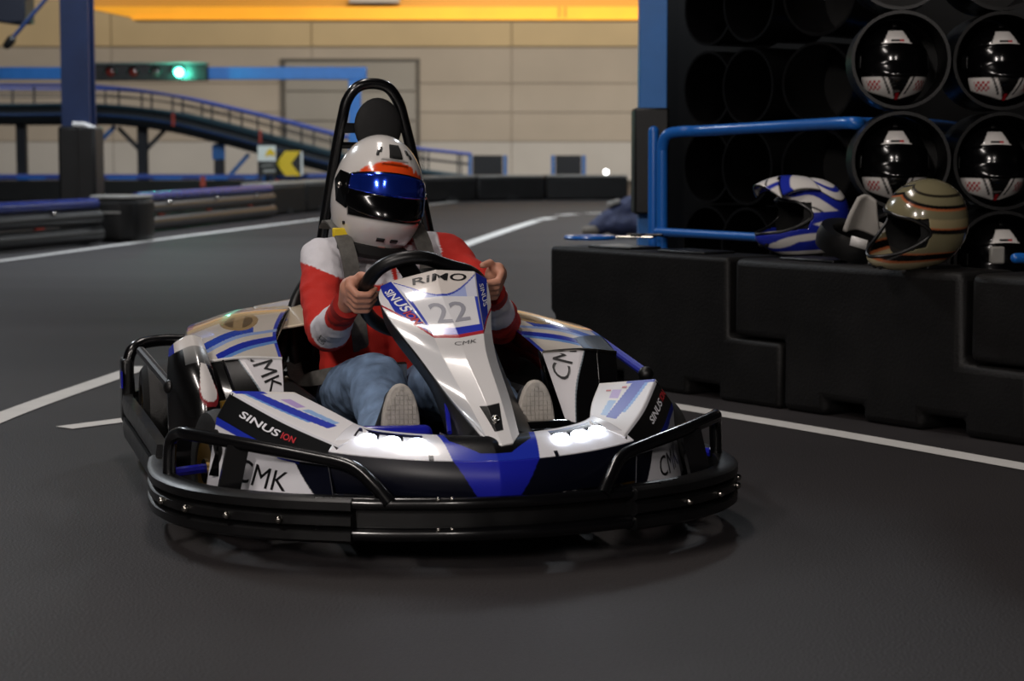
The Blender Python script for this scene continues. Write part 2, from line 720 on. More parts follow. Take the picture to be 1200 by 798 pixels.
# crane bridge under the roof
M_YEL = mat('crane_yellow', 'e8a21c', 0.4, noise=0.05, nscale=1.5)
M_YELD = mat('crane_yellow_dark', 'a8781c', 0.5)  # darker yellow of the girder web and splice plates
CY = 50.0
crane = thing('crane_bridge', 'yellow overhead crane beam spanning the hall under the roof', 'crane beam', (0, CY, D(450, 22, CY).z))
x0, x1 = D(98, 15, CY).x, D(760, 15, CY).x + 3
zt = D(450, 9, CY).z - crane.location.z
zt2 = D(450, -40, CY).z - crane.location.z
xt = D(158, 22, CY).x
Mx = Matrix(((1, 0, 0, 0), (0, 0, 1, 0), (0, 1, 0, 0), (0, 0, 0, 1)))
MB().prism([(x0, zt), (x1, zt), (x1, 0), (xt, 0)], -0.35, 0.35, Mx).build('box_girder', M_YEL, crane)
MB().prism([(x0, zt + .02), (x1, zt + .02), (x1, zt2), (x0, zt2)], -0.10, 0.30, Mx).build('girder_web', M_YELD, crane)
MB().box((xt + x1) / 2, 0, -0.03, x1 - xt, 0.9, 0.05).build('bottom_flange', M_YEL, crane)
for xx in (D(655, 15, CY).x, D(662, 15, CY).x):
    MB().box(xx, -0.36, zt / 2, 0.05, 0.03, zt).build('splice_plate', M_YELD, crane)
MB().box(D(440, 5, CY).x, -0.3, zt + 0.16, 1.2, 0.3, 0.14).build('junction_box', mat('grey_box', '8a8378', 0.5), crane)

# ------------------------------------------------------------------ left column, brace rod, dark blue beam end
PY = 22.5
pl, pr = D(72, 100, PY).x, D(105, 100, PY).x
col_l = thing('steel_column', 'dark blue steel column with black padding behind the left guard rail', 'column', ((pl + pr) / 2, PY, 0))
w = pr - pl
MB().box(0, 0, 5.9, w, 0.05, 11.8).build('flange', M_DKBLUE, col_l)
MB().box(0, 0.3, 5.9, w, 0.05, 11.8).build('flange', M_DKBLUE, col_l)
MB().box(w * 0.3, 0.15, 5.9, 0.03, 0.26, 11.8).build('web', M_DKBLUE, col_l)
pz = D(90, 148, PY).z
pad = MB().box(0.02, 0.14, pz / 2, w + 0.10, 0.50, pz).build('post_pad', M_BLACK, col_l, bevel=0.03)
MB().box(w * 0.12, -0.116, pz / 2, 0.02, 0.012, pz - .02).build('pad_seam', M_RUBBER, pad)
MB().tube([(-0.02, -0.09, pz + 0.02), (0.10, -0.09, pz + 0.015), (0.21, -0.05, pz - 0.03)], 0.03, 8).build('white_wrap', M_WHITEP, col_l)

br = MB().tube([D(58, -6, 26), D(10, 50, 26)], 0.025, 8)
rod = thing('brace_rod', 'thin diagonal steel brace rod with turnbuckle at top left', 'brace rod', D(10, 50, 26))
o = br.build('rod', M_DKBLUE, rod)
o.matrix_parent_inverse = Matrix.Translation(-rod.location)
tb = MB().capsule(D(13, 47, 26), D(8, 53, 26), 0.06, 0.05)
o = tb.build('turnbuckle', M_BLACK, rod)
o.matrix_parent_inverse = Matrix.Translation(-rod.location)
hb = D(8, 4, 30)
hbx = thing('hanging_beam_end', 'dark blue steel beam end hanging at the top left corner', 'steel beam', (hb.x, 30, hb.z))
MB().prism([(-1.4, 0.9), (0.33, 0.9), (0.33, -0.28), (0.1, -0.30), (-1.4, -0.08)], -0.3, 0.3, Mx).build('beam', mat('very_dark_blue', '141a2a', 0.5), hbx, bevel=0.02)
MB().box(-0.5, -0.31, 0.5, 1.7, 0.03, 0.06).build('rib', M_DKBLUE, hbx)

# ------------------------------------------------------------------ start-light gantry
GY = 34.2
gp = D(416, 120, GY)
gantry = thing('light_gantry', 'blue steel gantry carrying the start lights across the track', 'gantry', (gp.x, GY, 0))
bz = D(300, 86, GY).z
gx0 = D(-120, 86, GY).x - gp.x
bh = (D(300, 79, GY).z - D(300, 93.5, GY).z)
MB().box(gx0 / 2 + 0.1, 0, bz, -gx0 + 0.2, 0.2, bh).build('crossbeam', M_BLUE, gantry, bevel=0.01)
MB().box(0, 0, (bz - bh / 2) / 2, 0.2, 0.19, bz - bh / 2).build('gantry_post', M_BLUE, gantry, bevel=0.01)
MB().box(0, 0, 0.015, 0.4, 0.4, 0.03).build('base_plate', M_BLUE, gantry)
MB().box(gx0 + .2, 0, (bz - bh / 2) / 2, 0.2, 0.19, bz - bh / 2).build('gantry_post', M_BLUE, gantry, bevel=0.01)

lt = D(172, 85, GY - 0.25)
tl = thing('start_light', 'row of start lights with the green lamp lit on the blue gantry', 'traffic light', lt)
lw = D(243, 85, GY - .25).x - D(100, 85, GY - .25).x
MB().box(0, 0, 0, lw, 0.2, 0.27).build('housing', M_BLACK, tl, bevel=0.015)
MB().box(0, -0.02, 0.145, lw + .02, 0.26, 0.03).build('top_cover', mat('grey_lid', '5a5c5c', 0.4), tl)
M_GREEN = mat('green_lamp', '20ffb0', 0.3, emit=(0.08, 1.0, 0.62), estr=22)
M_REDOFF = mat('red_lamp_off', '6a2018', 0.25, coat=0.5)
M_GREYOFF = mat('smoke_lamp_off', '4a4440', 0.25, coat=0.5)
for k, px in enumerate((104, 131, 158, 184, 211)):
    lx = D(px, 85, GY - .25).x - lt.x
    mm = M_GREEN if px == 211 else (M_GREYOFF if px == 184 else M_REDOFF)
    lens = MB().ball((lx, -0.10, 0), 0.075, 20, 10, (1, 0.35, 1)).build('lens', mm, tl, 'lit green lens' if px == 211 else None)
    hood = [(0.095 * math.cos(a), 0.095 * math.sin(a)) for a in [math.radians(d) for d in range(-10, 191, 20)]]
    v, f = [], []
    for y in (-0.10, -0.20):
        v += [(lx + a, y, b) for a, b in hood]
    n = len(hood)
    for i in range(n - 1):
        f.append((i, i + 1, n + i + 1, n + i))
    MB().add(v, f).build('hood', M_BLACK, tl, solid=0.008)
gl = bpy.data.lights.new('green_lamp_light', 'POINT')
gl.energy = 25
gl.color = (0.1, 1.0, 0.65)
gl.shadow_soft_size = 0.07
go = bpy.data.objects.new('green_lamp_light', gl)
p = D(211, 85, GY - .6)
go.location = p
COL.objects.link(go)

# ------------------------------------------------------------------ elevated ramp behind
RY = 42.0
M_DECK = mat('ramp_deck_dark', '1b2024', 0.6, noise=0.2, nscale=1.5)
M_SKIRT = mat('ramp_skirt', '1c2226', 0.5, noise=0.2, nscale=1.2)
M_RRAIL = mat('ramp_rail_blue', '3a50a0', 0.4)
M_RDARK = mat('ramp_steel_dark', '20242c', 0.5)
ramp = thing('elevated_ramp', 'elevated kart ramp with railings descending to the right before the rear wall', 'ramp', (D(0, 130, RY).x, RY, 0))
ro = ramp.location
deck = [(-140, 120), (0, 122), (110, 122), (190, 130), (260, 146), (330, 165), (400, 183), (470, 197), (550, 208)]
rail = [(-140, 99), (0, 100), (110, 101), (190, 110), (260, 125), (330, 142), (400, 160), (470, 172), (550, 181)]
dk = spline([D(a, b, RY) - ro for a, b in deck], 6)
rl = spline([D(a, b, RY) - ro for a, b in rail], 6)
for y, mm, nm in ((0.0, M_SKIRT, 'side_skirt'), (2.6, M_SKIRT, 'side_skirt')):
    v, f = [], []
    for p in dk:
        v += [(p.x, y, p.z), (p.x, y, p.z - 0.40)]
    for i in range(len(dk) - 1):
        f.append((2 * i, 2 * i + 1, 2 * i + 3, 2 * i + 2))
    MB().add(v, f).build(nm, mm, ramp, solid=0.06)
v, f = [], []
for p in dk:
    v += [(p.x, 0, p.z - 0.12), (p.x, 2.6, p.z - 0.12)]
for i in range(len(dk) - 1):
    f.append((2 * i, 2 * i + 1, 2 * i + 3, 2 * i + 2))
MB().add(v, f).build('deck', M_DECK, ramp, solid=0.08)
for y in (0.0, 2.6):
    MB().tube([(p.x, y - .02, p.z) for p in rl], 0.03, 8).build('handrail', M_RRAIL, ramp)
    MB().tube([(p.x, y - .02, (p.z * .55 + q.z * .45)) for p, q in zip(rl, dk)], 0.015, 6).build('midrail', M_RDARK, ramp)
    MB().tube([(p.x, y - .05, p.z - 0.02) for p in dk], 0.035, 8).build('curb_rail', mat('ramp_curb_teal', '2a4450', 0.4), ramp)
    MB().tube([(p.x, y - .05, p.z - 0.22) for p in dk], 0.03, 8).build('curb_rail', mat('ramp_curb_blue', '24406a', 0.4), ramp)
    for i in range(2, len(dk) - 1, 3):
        p, q = dk[i], rl[i]
        MB().bar((p.x, y, p.z - 0.1), (q.x, y, q.z), 0.035, 0.035, (0, 1, 0)).build('railing_post', M_RDARK, ramp)
M_RED = mat('red_marker', 'b04030', 0.5)
for px, pyy in ((109, 128), (203, 140), (305, 160)):
    q = D(px, pyy, RY - .1) - ro
    MB().box(q.x, -0.10, q.z, 0.06, 0.03, 0.26).build('red_reflector', M_RED, ramp)
for px, ptop, mm in ((-60, 140, M_RDARK), (25, 140, M_RDARK), (167, 148, M_RDARK), (257, 168, M_BLUE), (340, 186, M_RDARK)):
    q = D(px, ptop, RY + 0.4) - ro
    MB().box(q.x, 0.4, q.z / 2, 0.2, 0.2, q.z).build('support_column', M_RDARK, ramp, bevel=0.01)
    if px == 167:
        for s in (-1, 1):
            MB().bar((q.x, 0.4, q.z - 0.55), (q.x + s * 0.5, 0.4, q.z - 0.03), 0.08, 0.08, (0, 1, 0)).build('brace', M_RDARK, ramp)
    if px == 257:
        MB().box(q.x, 0.28, q.z - 0.18, 0.26, 0.05, 0.3).build('head_plate', M_BLUE, ramp)
        MB().bar((q.x + 0.14, 0.3, q.z - 0.75), (q.x + 0.62, 0.3, q.z - 0.22), 0.08, 0.06, (0, 1, 0)).build('brace', M_BLUE, ramp)
q0, q1 = D(116, 168, RY + .4) - ro, D(136, 148, RY + .4) - ro
MB().bar((q0.x, 0.3, q0.z), (q1.x, 0.3, q1.z), 0.08, 0.06, (0, 1, 0)).build('brace', M_BLUE, ramp)

# ------------------------------------------------------------------ low track barriers left and far
M_TOPPALE = mat('pale_barrier_top', '8f8d88', 0.4, noise=0.2, nscale=3)  # pale grey of the barrier tops and small pale parts
M_TUBEG = mat('glossy_bumper_pipe', '262626', 0.3)


def guard_rail(a, b, label):
    """three stacked glossy pipes with a blue top rail between two points on the floor"""
    a, b = Vector(a), Vector(b)
    t = thing('guard_rail', label, 'guard rail', a, math.atan2(b.y - a.y, b.x - a.x), 'guard rails of the far track')
    L = (b - a).length
    MB().tube([(0, 0, 0.40), (L, 0, 0.40)], 0.055, 16).build('top_rail', M_RAILBLUE, t)
    MB().tube([(0, -0.02, 0.27), (L, -0.02, 0.27)], 0.075, 16).build('bumper_pipe', M_TUBEG, t)
    MB().tube([(0, -0.02, 0.10), (L, -0.02, 0.10)], 0.088, 16).build('bumper_pipe', M_TUBEG, t)
    n = max(2, int(L / 1.4))
    for i in range(n + 1):
        MB().box(min(L - .05, max(.05, L * i / n)), 0.09, 0.21, 0.06, 0.06, 0.42).build('rail_post', M_RDARK, t)
    for i in range(n):
        MB().ball((L * (i + .5) / n, -0.09, 0.33), 0.022, 8, 6).build('bolt_head', M_CHROME, t)
        MB().box(L * (i + .4) / n, -0.04, 0.195, 0.16, 0.03, 0.02).build('red_clip', M_RED, t)
    return t


def barrier_block(a, b, h, th, label, name='track_barrier'):
    a, b = Vector(a), Vector(b)
    t = thing(name, label, 'barrier', a, math.atan2(b.y - a.y, b.x - a.x), 'low black barriers of the far track')
    L = (b - a).length
    MB().box(L / 2, th / 2, h / 2 - .02, L, th, h - .04).build('body', M_BARRIER, t, bevel=0.04)
    MB().box(L / 2, th / 2, h - .02, L - .02, th - .02, 0.04).build('top_cap', M_TOPPALE, t, bevel=0.012)
    n = max(1, int(L / 1.2))
    for i in range(n):
        MB().box(L * (i + .5) / n, 0.0, 0.05, 0.22, 0.05, 0.07).build('forklift_slot', mat('slot_dark', '040404', 0.8), t)
    return t


guard_rail(G(-160, 312), G(112, 286), 'blue-topped guard rail with glossy pipes at the left edge of the picture')
guard_rail(G(160, 274), G(316, 255), 'blue-topped guard rail with glossy pipes right of the rounded black end block')
# rounded end block between the rails
e = G(139, 283)
eb = thing('barrier_end_block', 'rounded black barrier end block with pale top between the guard rails', 'barrier', e)
prof = [(-0.30, -0.02), (-0.22, -0.16), (0.05, -0.20), (0.22, -0.12), (0.28, 0.1), (0.30, 0.45), (-0.30, 0.45)]
MB().prism(prof, 0, 0.43).build('body', M_BARRIER, eb, bevel=0.05, seg=3)
MB().prism([(x * .94, y * .94) for x, y in prof], 0.432, 0.465).build('top_cap', M_TOPPALE, eb, bevel=0.012)
MB().box(-0.05, -0.19, 0.30, 0.22, 0.03, 0.02).build('grip', M_TOPPALE, eb)

pts = [G(318, 253.5), G(360, 249), G(420, 243.5), G(497, 237.5), G(560, 235.5), G(640, 234.5), G(738, 234)]
lab = ['at the right end of the guard rail', 'directly left of the driver, beyond the track', 'hidden mostly behind the white helmet',
       'below the ramp foot, right of the helmet', 'below the screen nearer the helmet', 'below the screen nearer the blue post']
for i in range(6):
    barrier_block(pts[i], pts[i + 1] - (pts[i + 1] - pts[i]).normalized() * 0.03, 0.46, 0.45, 'low black track barrier ' + lab[i])
# back row barrier with a blue rail
t = thing('rear_barrier', 'long low black barrier with blue top rail under the elevated ramp', 'barrier', (D(-150, 210, 36.5).x, 36.5, 0))
L = D(330, 210, 36.5).x - t.location.x
MB().box(L / 2, 0.2, 0.19, L, 0.4, 0.38).build('body', M_BARRIER, t, bevel=0.03)
MB().tube([(0, 0.05, 0.44), (L, 0.05, 0.44)], 0.05, 12).build('top_rail', M_RRAIL, t)
for i in range(9):
    MB().box(L * (i + .5) / 9, -0.015, 0.42, 0.5, 0.03, 0.05).build('blue_clamp', M_BLUERAIL, t)
MB().box(D(238, 210, 36.5).x - t.location.x, -0.02, 0.36, 0.09, 0.04, 0.18).build('red_marker', M_RED, t)
MB().box(D(330, 210, 36.5).x - t.location.x - .1, -0.02, 0.36, 0.09, 0.04, 0.12).build('red_marker', M_RED, t)
# second rail right of the signs
t = thing('rear_rail', 'blue rail on posts beside the yellow chevron board', 'rail', (D(300, 208, 35.2).x, 35.2, 0))
L = D(400, 208, 35.2).x - t.location.x
MB().tube([(0, 0, 0.47), (L, 0, 0.47)], 0.05, 12).build('top_rail', M_RRAIL, t)
for i in range(3):
    MB().box(0.1 + i * (L - .2) / 2, 0.06, 0.23, 0.07, 0.07, 0.46).build('rail_post', M_RDARK, t)
MB().box(D(313, 208, 35.2).x - t.location.x, -.05, 0.45, 0.14, 0.05, 0.3).build('blue_clamp', M_BLUERAIL, t)

# chevron board and advertising board
cy = 34.6
c0, c1, c2 = D(306, 206, cy), D(355, 206, cy), D(330, 177, cy)
cb = thing('chevron_board', 'yellow and black chevron direction board beside the far track', 'sign', ((c0.x + c1.x) / 2, cy, 0))
W, Hh, zb = c1.x - c0.x, c2.z - c0.z, c0.z
M_SIGNYEL = mat('sign_yellow', 'e0b818', 0.5)
MB().box(0, 0.02, zb + Hh / 2, W, 0.03, Hh).build('board', M_BLACK, cb)


def poly_on(parent, name, m, pts, y, W, H, zb, th=0.01):
    return MB().prism([((x - .5) * W, zb + z * H) for x, z in pts], y - th, y, Mx).build(name, m, parent, smooth=0)


poly_on(cb, 'chevron', M_SIGNYEL, [(.58, 1), (.95, 1), (.72, .5), (.95, 0), (.58, 0), (.36, .5)], 0.003, W, Hh, zb)
poly_on(cb, 'chevron', M_SIGNYEL, [(.0, 1), (.36, 1), (.12, .55), (.0, .75)], 0.003, W, Hh, zb)
poly_on(cb, 'chevron', M_SIGNYEL, [(.0, .0), (.36, 0), (.14, .4), (.0, .25)], 0.003, W, Hh, zb)
poly_on(cb, 'edge_strip', M_WHITEP, [(.95, .02), (1, .02), (1, .98), (.95, .98)], 0.003, W, Hh, zb)
for s in (-.35, .35):
    MB().box(s * W, 0.06, zb / 2 + .1, 0.05, 0.05, zb + .2).build('sign_leg', M_RDARK, cb)
c0, c1, c2 = D(302, 206, 34.2), D(324, 206, 34.2), D(312, 170, 34.2)
ab = thing('advertising_board', 'small white and black advertising board left of the chevron board', 'sign', ((c0.x + c1.x) / 2, 34.2, 0))
W, Hh, zb = c1.x - c0.x, c2.z - c0.z, c0.z
MB().box(0, 0.02, zb + Hh / 2, W, 0.03, Hh).build('board', M_BLACK, ab)
poly_on(ab, 'white_field', M_WHITEP, [(.02, .48), (.98, .48), (.98, .98), (.02, .98)], 0.003, W, Hh, zb)
poly_on(ab, 'yellow_emblem', M_SIGNYEL, [(.4, .62), (.5, .8), (.7, .9), (.95, .75), (.9, .62), (.7, .68)], -0.008, W, Hh, zb)
poly_on(ab, 'white_strip', M_TOPPALE, [(.2, .3), (.85, .34), (.85, .38), (.2, .34)], 0.003, W, Hh, zb)
poly_on(ab, 'white_strip', M_TOPPALE, [(.3, .1), (.95, .12), (.95, .22), (.3, .2)], 0.003, W, Hh, zb)
for s in (-.35, .35):
    MB().box(s * W, 0.06, zb / 2 + .1, 0.04, 0.05, zb + .2).build('sign_leg', M_RDARK, ab)

# two dark screens with blue side posts
for k, (xa, xb, lb) in enumerate(((551, 592, 'dark screen in a blue frame standing at the foot of the ramp'),
                                  (648, 684, 'dark screen in a blue frame standing alone before the rear wall'))):
    yy = 39.6
    a, b, c = D(xa, 207, yy), D(xb, 207, yy), D(xa, 182, yy)
    s = thing('track_screen', lb, 'screen', ((a.x + b.x) / 2, yy, 0), group='dark screens beyond the far barrier')
    W = b.x - a.x
    MB().box(0, 0, (a.z + c.z) / 2, W - .1, 0.08, c.z - a.z).build('panel', mat('screen_black', '1a1a1c', 0.5, noise=.1), s, bevel=0.01)
    for e2 in (-1, 1):
        MB().box(e2 * W / 2, 0, c.z / 2, 0.07, 0.1, c.z).build('side_post', M_BLUE, s)
        MB().box(e2 * W / 2, 0, 0.02, 0.2, 0.2, 0.04).build('foot', M_BLUE, s)
fl = MB().ball((0, 0, 0), 0.045, 12, 8).build('marker_lamp', mat('marker_lamp_lit', 'ffffff', .3, emit=(1, 1, 1), estr=6))
fl.location = G(711, 234) + Vector((0, 0.3, 0.51))
tag(fl, 'small round white marker lamp lit on the far barrier', 'lamp')

# ------------------------------------------------------------------ right: blue post, rail, black barrier
PY2 = 10.6
a, b = D(748, 150, PY2), D(780, 150, PY2)
post = thing('steel_post', 'bright blue steel post with black padding beside the pipe rack', 'column', ((a.x + b.x) / 2, PY2, 0))
w = b.x - a.x
MB().box(0, 0, 5.9, w, 0.16, 11.8).build('post_body', M_BLUE, post, bevel=0.004)
z0, z1 = D(760, 250, PY2).z, D(760, 127, PY2).z
MB().box(-0.012, -0.03, (z0 + z1) / 2, w + 0.035, 0.30, z1 - z0).build('post_pad', M_BLACK, post, bevel=0.012)
MB().box(0, 0, 0.012, w + .12, 0.30, 0.024).build('base_plate', M_BLUE, post)

BA, BB = G(804, 463), G(1151, 516)
bd = (BB - BA).normalized()
bn = Vector((-bd.y, bd.x, 0))                 # away from the track
BROT = math.atan2(bd.y, bd.x)
BH = 0.533
UP = 1.15


def plastic_barrier(s0, label, first=False, last=False):
    """interlocking hollow barrier: upper half from s0, lower half shifted by 0.29"""
    o = BA + bd * s0
    t = thing('plastic_barrier', label, 'barrier', o, BROT, 'interlocking black plastic barriers')
    th = 0.28
    zl = 0.247
    ux0, ux1 = 0.03, UP - 0.005
    lx0, lx1 = (0.30, UP + 0.285)
    if first:
        lx0 = 0.0
    # side profile in (along, z), extruded in depth, edges rounded by bevel
    if first:
        poly = [(0.03, 0.09), (0.03, 0.0), (0.35, 0), (0.35, 0.055), (0.52, 0.055), (0.52, 0), (0.92, 0), (0.92, 0.055), (1.10, 0.055), (1.10, 0),
                (lx1, 0), (lx1, zl - .01), (ux1, zl - .01), (ux1, BH), (ux0, BH), (ux0, zl + .02), (0.06, zl), (0.06, 0.20)]
    else:
        poly = [(lx0, 0), (0.52, 0), (0.52, 0.055), (0.70, 0.055), (0.70, 0), (0.98, 0), (0.98, 0.055), (1.16, 0.055), (1.16, 0),
                (lx1, 0), (lx1, zl - .01), (ux1, zl - .01), (ux1, BH), (ux0, BH), (ux0, zl), (lx0, zl)]
    M = Matrix(((1, 0, 0, 0), (0, 0, 1, 0), (0, 1, 0, 0), (0, 0, 0, 1)))
    MB().prism(poly, 0.0, th, M).build('body', M_BARRIER, t, bevel=0.028, seg=3)
    for sx in (0.35, 0.8):
        MB().box(sx, th / 2, BH + 0.004, 0.28, 0.16, 0.012).build('lid_plate', M_BLACK, t, bevel=0.005)
    return t


plastic_barrier(0.235 - UP, 'black plastic barrier block below the blue ring, at the barrier\'s left end', first=True)
plastic_barrier(0.235, 'middle black plastic barrier block carrying the loose helmets')
plastic_barrier(0.235 + UP, 'black plastic barrier block cut by the right edge of the picture')


def onbar(u, v, back=0.0, z=BH):
    """point on the barrier's top under pixel (u, v)"""
    return G(u, v, z)


# blue tube rail behind the barrier
rail = thing('tube_rail', 'bent bright blue tube rail between barrier and pipe rack', 'rail', (D(773, 275, 9.0).x, 9.0, 0))
ro = rail.location
r = 0.024
A = [D(776, 400, 8.9), D(776, 200, 8.9), D(776, 175, 8.9), D(781, 159, 8.88), D(796, 154.5, 8.85), D(830, 153, 8.75), D(920, 148, 8.25), D(985, 144.5, 7.78), D(1006, 144.5, 7.72), Vector((1.335, 7.88, 1.028)), Vector((1.66, 8.25, 1.028)), Vector((2.25, 10.1, 1.028))]
A[0].z = 0.0
MB().tube(spline([p - ro for p in A], 8), r, 14).build('bent_tube', M_BLUERAIL, rail)
B0, B1 = D(766, 275, 9.0), D(766, 154, 9.0)
MB().capsule((B0.x - ro.x, 0, 0.02), (B1.x - ro.x, 0, B1.z), r, r, 14).build('upright_tube', M_BLUERAIL, rail)
p0, p1 = D(770, 271.5, 8.9), D(905, 279, 8.1)
MB().tube([p0 - ro, p1 - ro], 0.018, 12).build('lower_tube', M_BLUERAIL, rail)

# black backing wall and the rack of pipes that hold helmets
M_PIPE = mat('black_pipe', '050506', 0.3, coat=0.1, noise=0.2, nscale=6)
M_CURT = mat('black_board', '040404', 0.65)
bk = thing('rack_backing', 'black board wall closing the helmet rack behind the pipes', 'board', (2.6, 9.9, 0))
MB().add([(D(783, 100, 10.9).x - 2.6, 1.0, 0), (D(783, 100, 10.9).x - 2.6, 1.0, 3.2), (3.4, -1.3, 3.2), (3.4, -1.3, 0)], [(0, 1, 2, 3)]).build('board', M_CURT, bk, solid=0.04)
PR = 0.177


def pipe(c, nrm, label, L=0.36, rad=PR):
    """open pipe whose mouth is at c, facing nrm"""
    nrm = Vector((nrm[0], nrm[1], 0)).normalized()
    t = thing('rack_pipe', label, 'pipe', (c.x, c.y, c.z - rad), math.atan2(nrm.y, nrm.x), 'pipes of the helmet rack')
    MB().lathe([(rad, 0.0), (rad, -L), (rad - .012, -L), (rad - .012, 0.0)], (0, 0, rad), (1, 0, 0), 40, closed=True).build('pipe_wall', M_PIPE, t)
    MB().lathe([(rad - .013, -L + .002), (rad - .013, -L + .012), (0.0002, -L + .012)], (0, 0, rad), (1, 0, 0), 32).build('end_disc', M_CURT, t)
    return t


RW = ['top row', 'second row', 'third row', 'lowest row']
pc = []
for px, dep, nx, ang, nm in ((829, 9.75, 0, 56, 'column nearest the blue post'), (876, 9.4, 0, 56, 'second column from the blue post'),
                             (958, 8.9, 0, 38, 'third column from the blue post')):
    for rwi, py in enumerate((5, 102, 195, 287)):
        zc = D(px, py, 9.5).z
        c = D(px, 100, dep)
        c.z = CAMZ + (zc - CAMZ)
        an = math.radians(ang)
        pipe(c, (-math.sin(an), -math.cos(an)), 'empty black pipe of the rack, %s, %s' % (RW[rwi], nm))
HEL = []
for px, dep, ang, nm in ((1056, 7.42, 6, 'left helmet column'), (1175, 7.42, 2, 'right helmet column')):
    for rwi, py in enumerate((-47, 70, 188, 303)):
        if px == 1175:
            py += 1
        c = D(px, py, dep)
        an = math.radians(ang)
        pipe(c, (-math.sin(an), -math.cos(an)), 'black pipe of the rack, %s, %s' % (RW[rwi], nm))
        HEL.append((c, ang, rwi, nm))


# ------------------------------------------------------------------ helmets
def mix(a, b, t):
    t = max(0., min(1., t))
    return tuple(x * (1 - t) + y * t for x, y in zip(a, b))


C_WHITE, C_BLACK, C_BLUE, C_RED = lin('e6e2de'), lin('0a0a0b'), lin('2a48b8'), lin('b8202c')
C_ORANGE, C_GREY, C_LGREY, C_TAN, C_LBLUE = lin('f0501c'), lin('7c7a78'), lin('b4b2b4'), lin('bfa888'), lin('6a9ae0')


def helmet_point(az, el, a=0.150, b=0.128, ct=0.148, cb=0.165):
    """full-face shell, x forward, y left, z up; az from forward, el up"""
    ce, se = math.cos(el), math.sin(el)
    x, y, z = ce * math.cos(az), ce * math.sin(az), se
    sx = a
    if z < 0:
        # chin bar pushed forward and jaw kept full at the bottom
        k = -z
        full = 1 + 0.22 * k
        fx = a * full * x + (0.030 * math.sin(min(1, k * 1.35) * PI) * max(0, x))
        fy = b * (1 + 0.10 * k) * y
        fz = cb * max(z, -0.93)
        return Vector((fx, fy, fz))
    return Vector((sx * (1 + 0.02 * z) * x - 0.010 * z * z, b * y, ct * z))


def soft(paint, az, el, r=0.010):
    """average of the print round a point, so that its edges stay clean on the mesh"""
    q = [paint(az + a * r, el + b * r) for a, b in ((0, 0), (1, .4), (-.4, 1), (-1, -.4), (.4, -1))]
    return tuple(sum(x[k] for x in q) / 5 for k in range(3))


def helmet_shell(name, parent, paint, m, hole=None, off=0.0, na=168, ne=110, az0=-PI, az1=PI, el0=-PI / 2, el1=PI / 2, solid=0.0, label=None):
    b = MB()
    pts, fs, cs = [], [], []
    full = abs(az1 - az0 - 2 * PI) < 1e-6
    for j in range(ne + 1):
        el = el0 + (el1 - el0) * j / ne
        for i in range(na if full else na + 1):
            az = az0 + (az1 - az0) * i / na
            p = helmet_point(az, el)
            if off:
                p = p * (1 + off)
            pts.append(p)
            cs.append(soft(paint, az, el))
    w = na if full else na + 1
    for j in range(ne):
        for i in range(na):
            q = (i + 1) % w
            azc, elc = az0 + (az1 - az0) * (i + .5) / na, el0 + (el1 - el0) * (j + .5) / ne
            if hole and hole(azc, elc):
                continue
            fs.append((j * w + i, j * w + q, (j + 1) * w + q, (j + 1) * w + i))
    b.add(pts, fs, cs)
    return b.build(name, m, parent, label, smooth=60, fix=False, solid=solid)


def patch(parent, name, m, az0, az1, el0, el1, off=0.012, n=(24, 12), edge=None, label=None, solid=0.004):
    """a piece lying on the helmet shell between two azimuths and elevations (degrees)"""
    b = MB()

    def S(u, v):
        az = math.radians(az0 + (az1 - az0) * u)
        lo, hi = el0, el1
        if edge:
            lo, hi = edge(u)
        el = math.radians(lo + (hi - lo) * v)
        return helmet_point(az, el) * (1 + off)
    b.grid(S, *n)
    return b.build(name, m, parent, label, smooth=50, solid=solid)


dg = math.degrees
rad = math.radians
M_MIRROR = mat('blue_mirror_film', '2a50e8', 0.12, metal=0.85, coat=0.5)
M_LINER = mat('helmet_liner', '121212', 0.9)


def rack_paint(az, el):
    a, e = dg(az), dg(el)
    if abs(a) < 25 - max(0, (e - 32)) * .30 + (3 if e < 30 else 0) and 26 < e < 53:
        if 31.5 < e < 35 and -12 < a < 14:
            return C_BLACK if a < 5 else C_RED
        return C_WHITE
    if -52 < e < -17 and abs(a) < 70:
        # white chin wings with a black V in the middle
        v = 5 + (e + 52) * 0.75
        top = -17 - max(0, 24 - abs(a)) * 0.25
        bot = -50 + max(0, abs(a) - 8) * 0.25
        if bot < e < top and abs(a) > v * .62:
            if abs(a) < v * .62 + 9 and abs(a) > v * .62 + 5 and e > -42:
                return C_BLACK
            if 32 < abs(a) < 58 and -36 < e < -22:
                return C_RED if (int(a // 4.4) + int(e // 4.2)) % 2 == 0 else C_WHITE
            return C_WHITE
        if abs(a) < 4 and e < -40:
            return C_RED
    return C_BLACK


def neck_hole(az, el):
    return el < rad(-62)


def rack_helmet(name, label, loc, heading, tilt=0.0):
    t = thing(name, label, 'helmet', loc, group='rental helmets in the rack', rot=(0, tilt, heading))
    helmet_shell('shell', t, rack_paint, M_PAINTED, hole=neck_hole)
    patch(t, 'visor', M_GLASSDK, -68, 68, -17, 28, 0.03, (28, 10), edge=lambda u: (-17 + 6 * abs(2 * u - 1) ** 2, 28 - 9 * abs(2 * u - 1) ** 2))
    for s in (-1, 1):
        patch(t, 'visor_pivot', M_BLACK, s * 66, s * 82, -6, 12, 0.04, (6, 6))
    patch(t, 'top_vent', M_BLACK, -8, 8, 62, 74, 0.025, (6, 4))
    return t


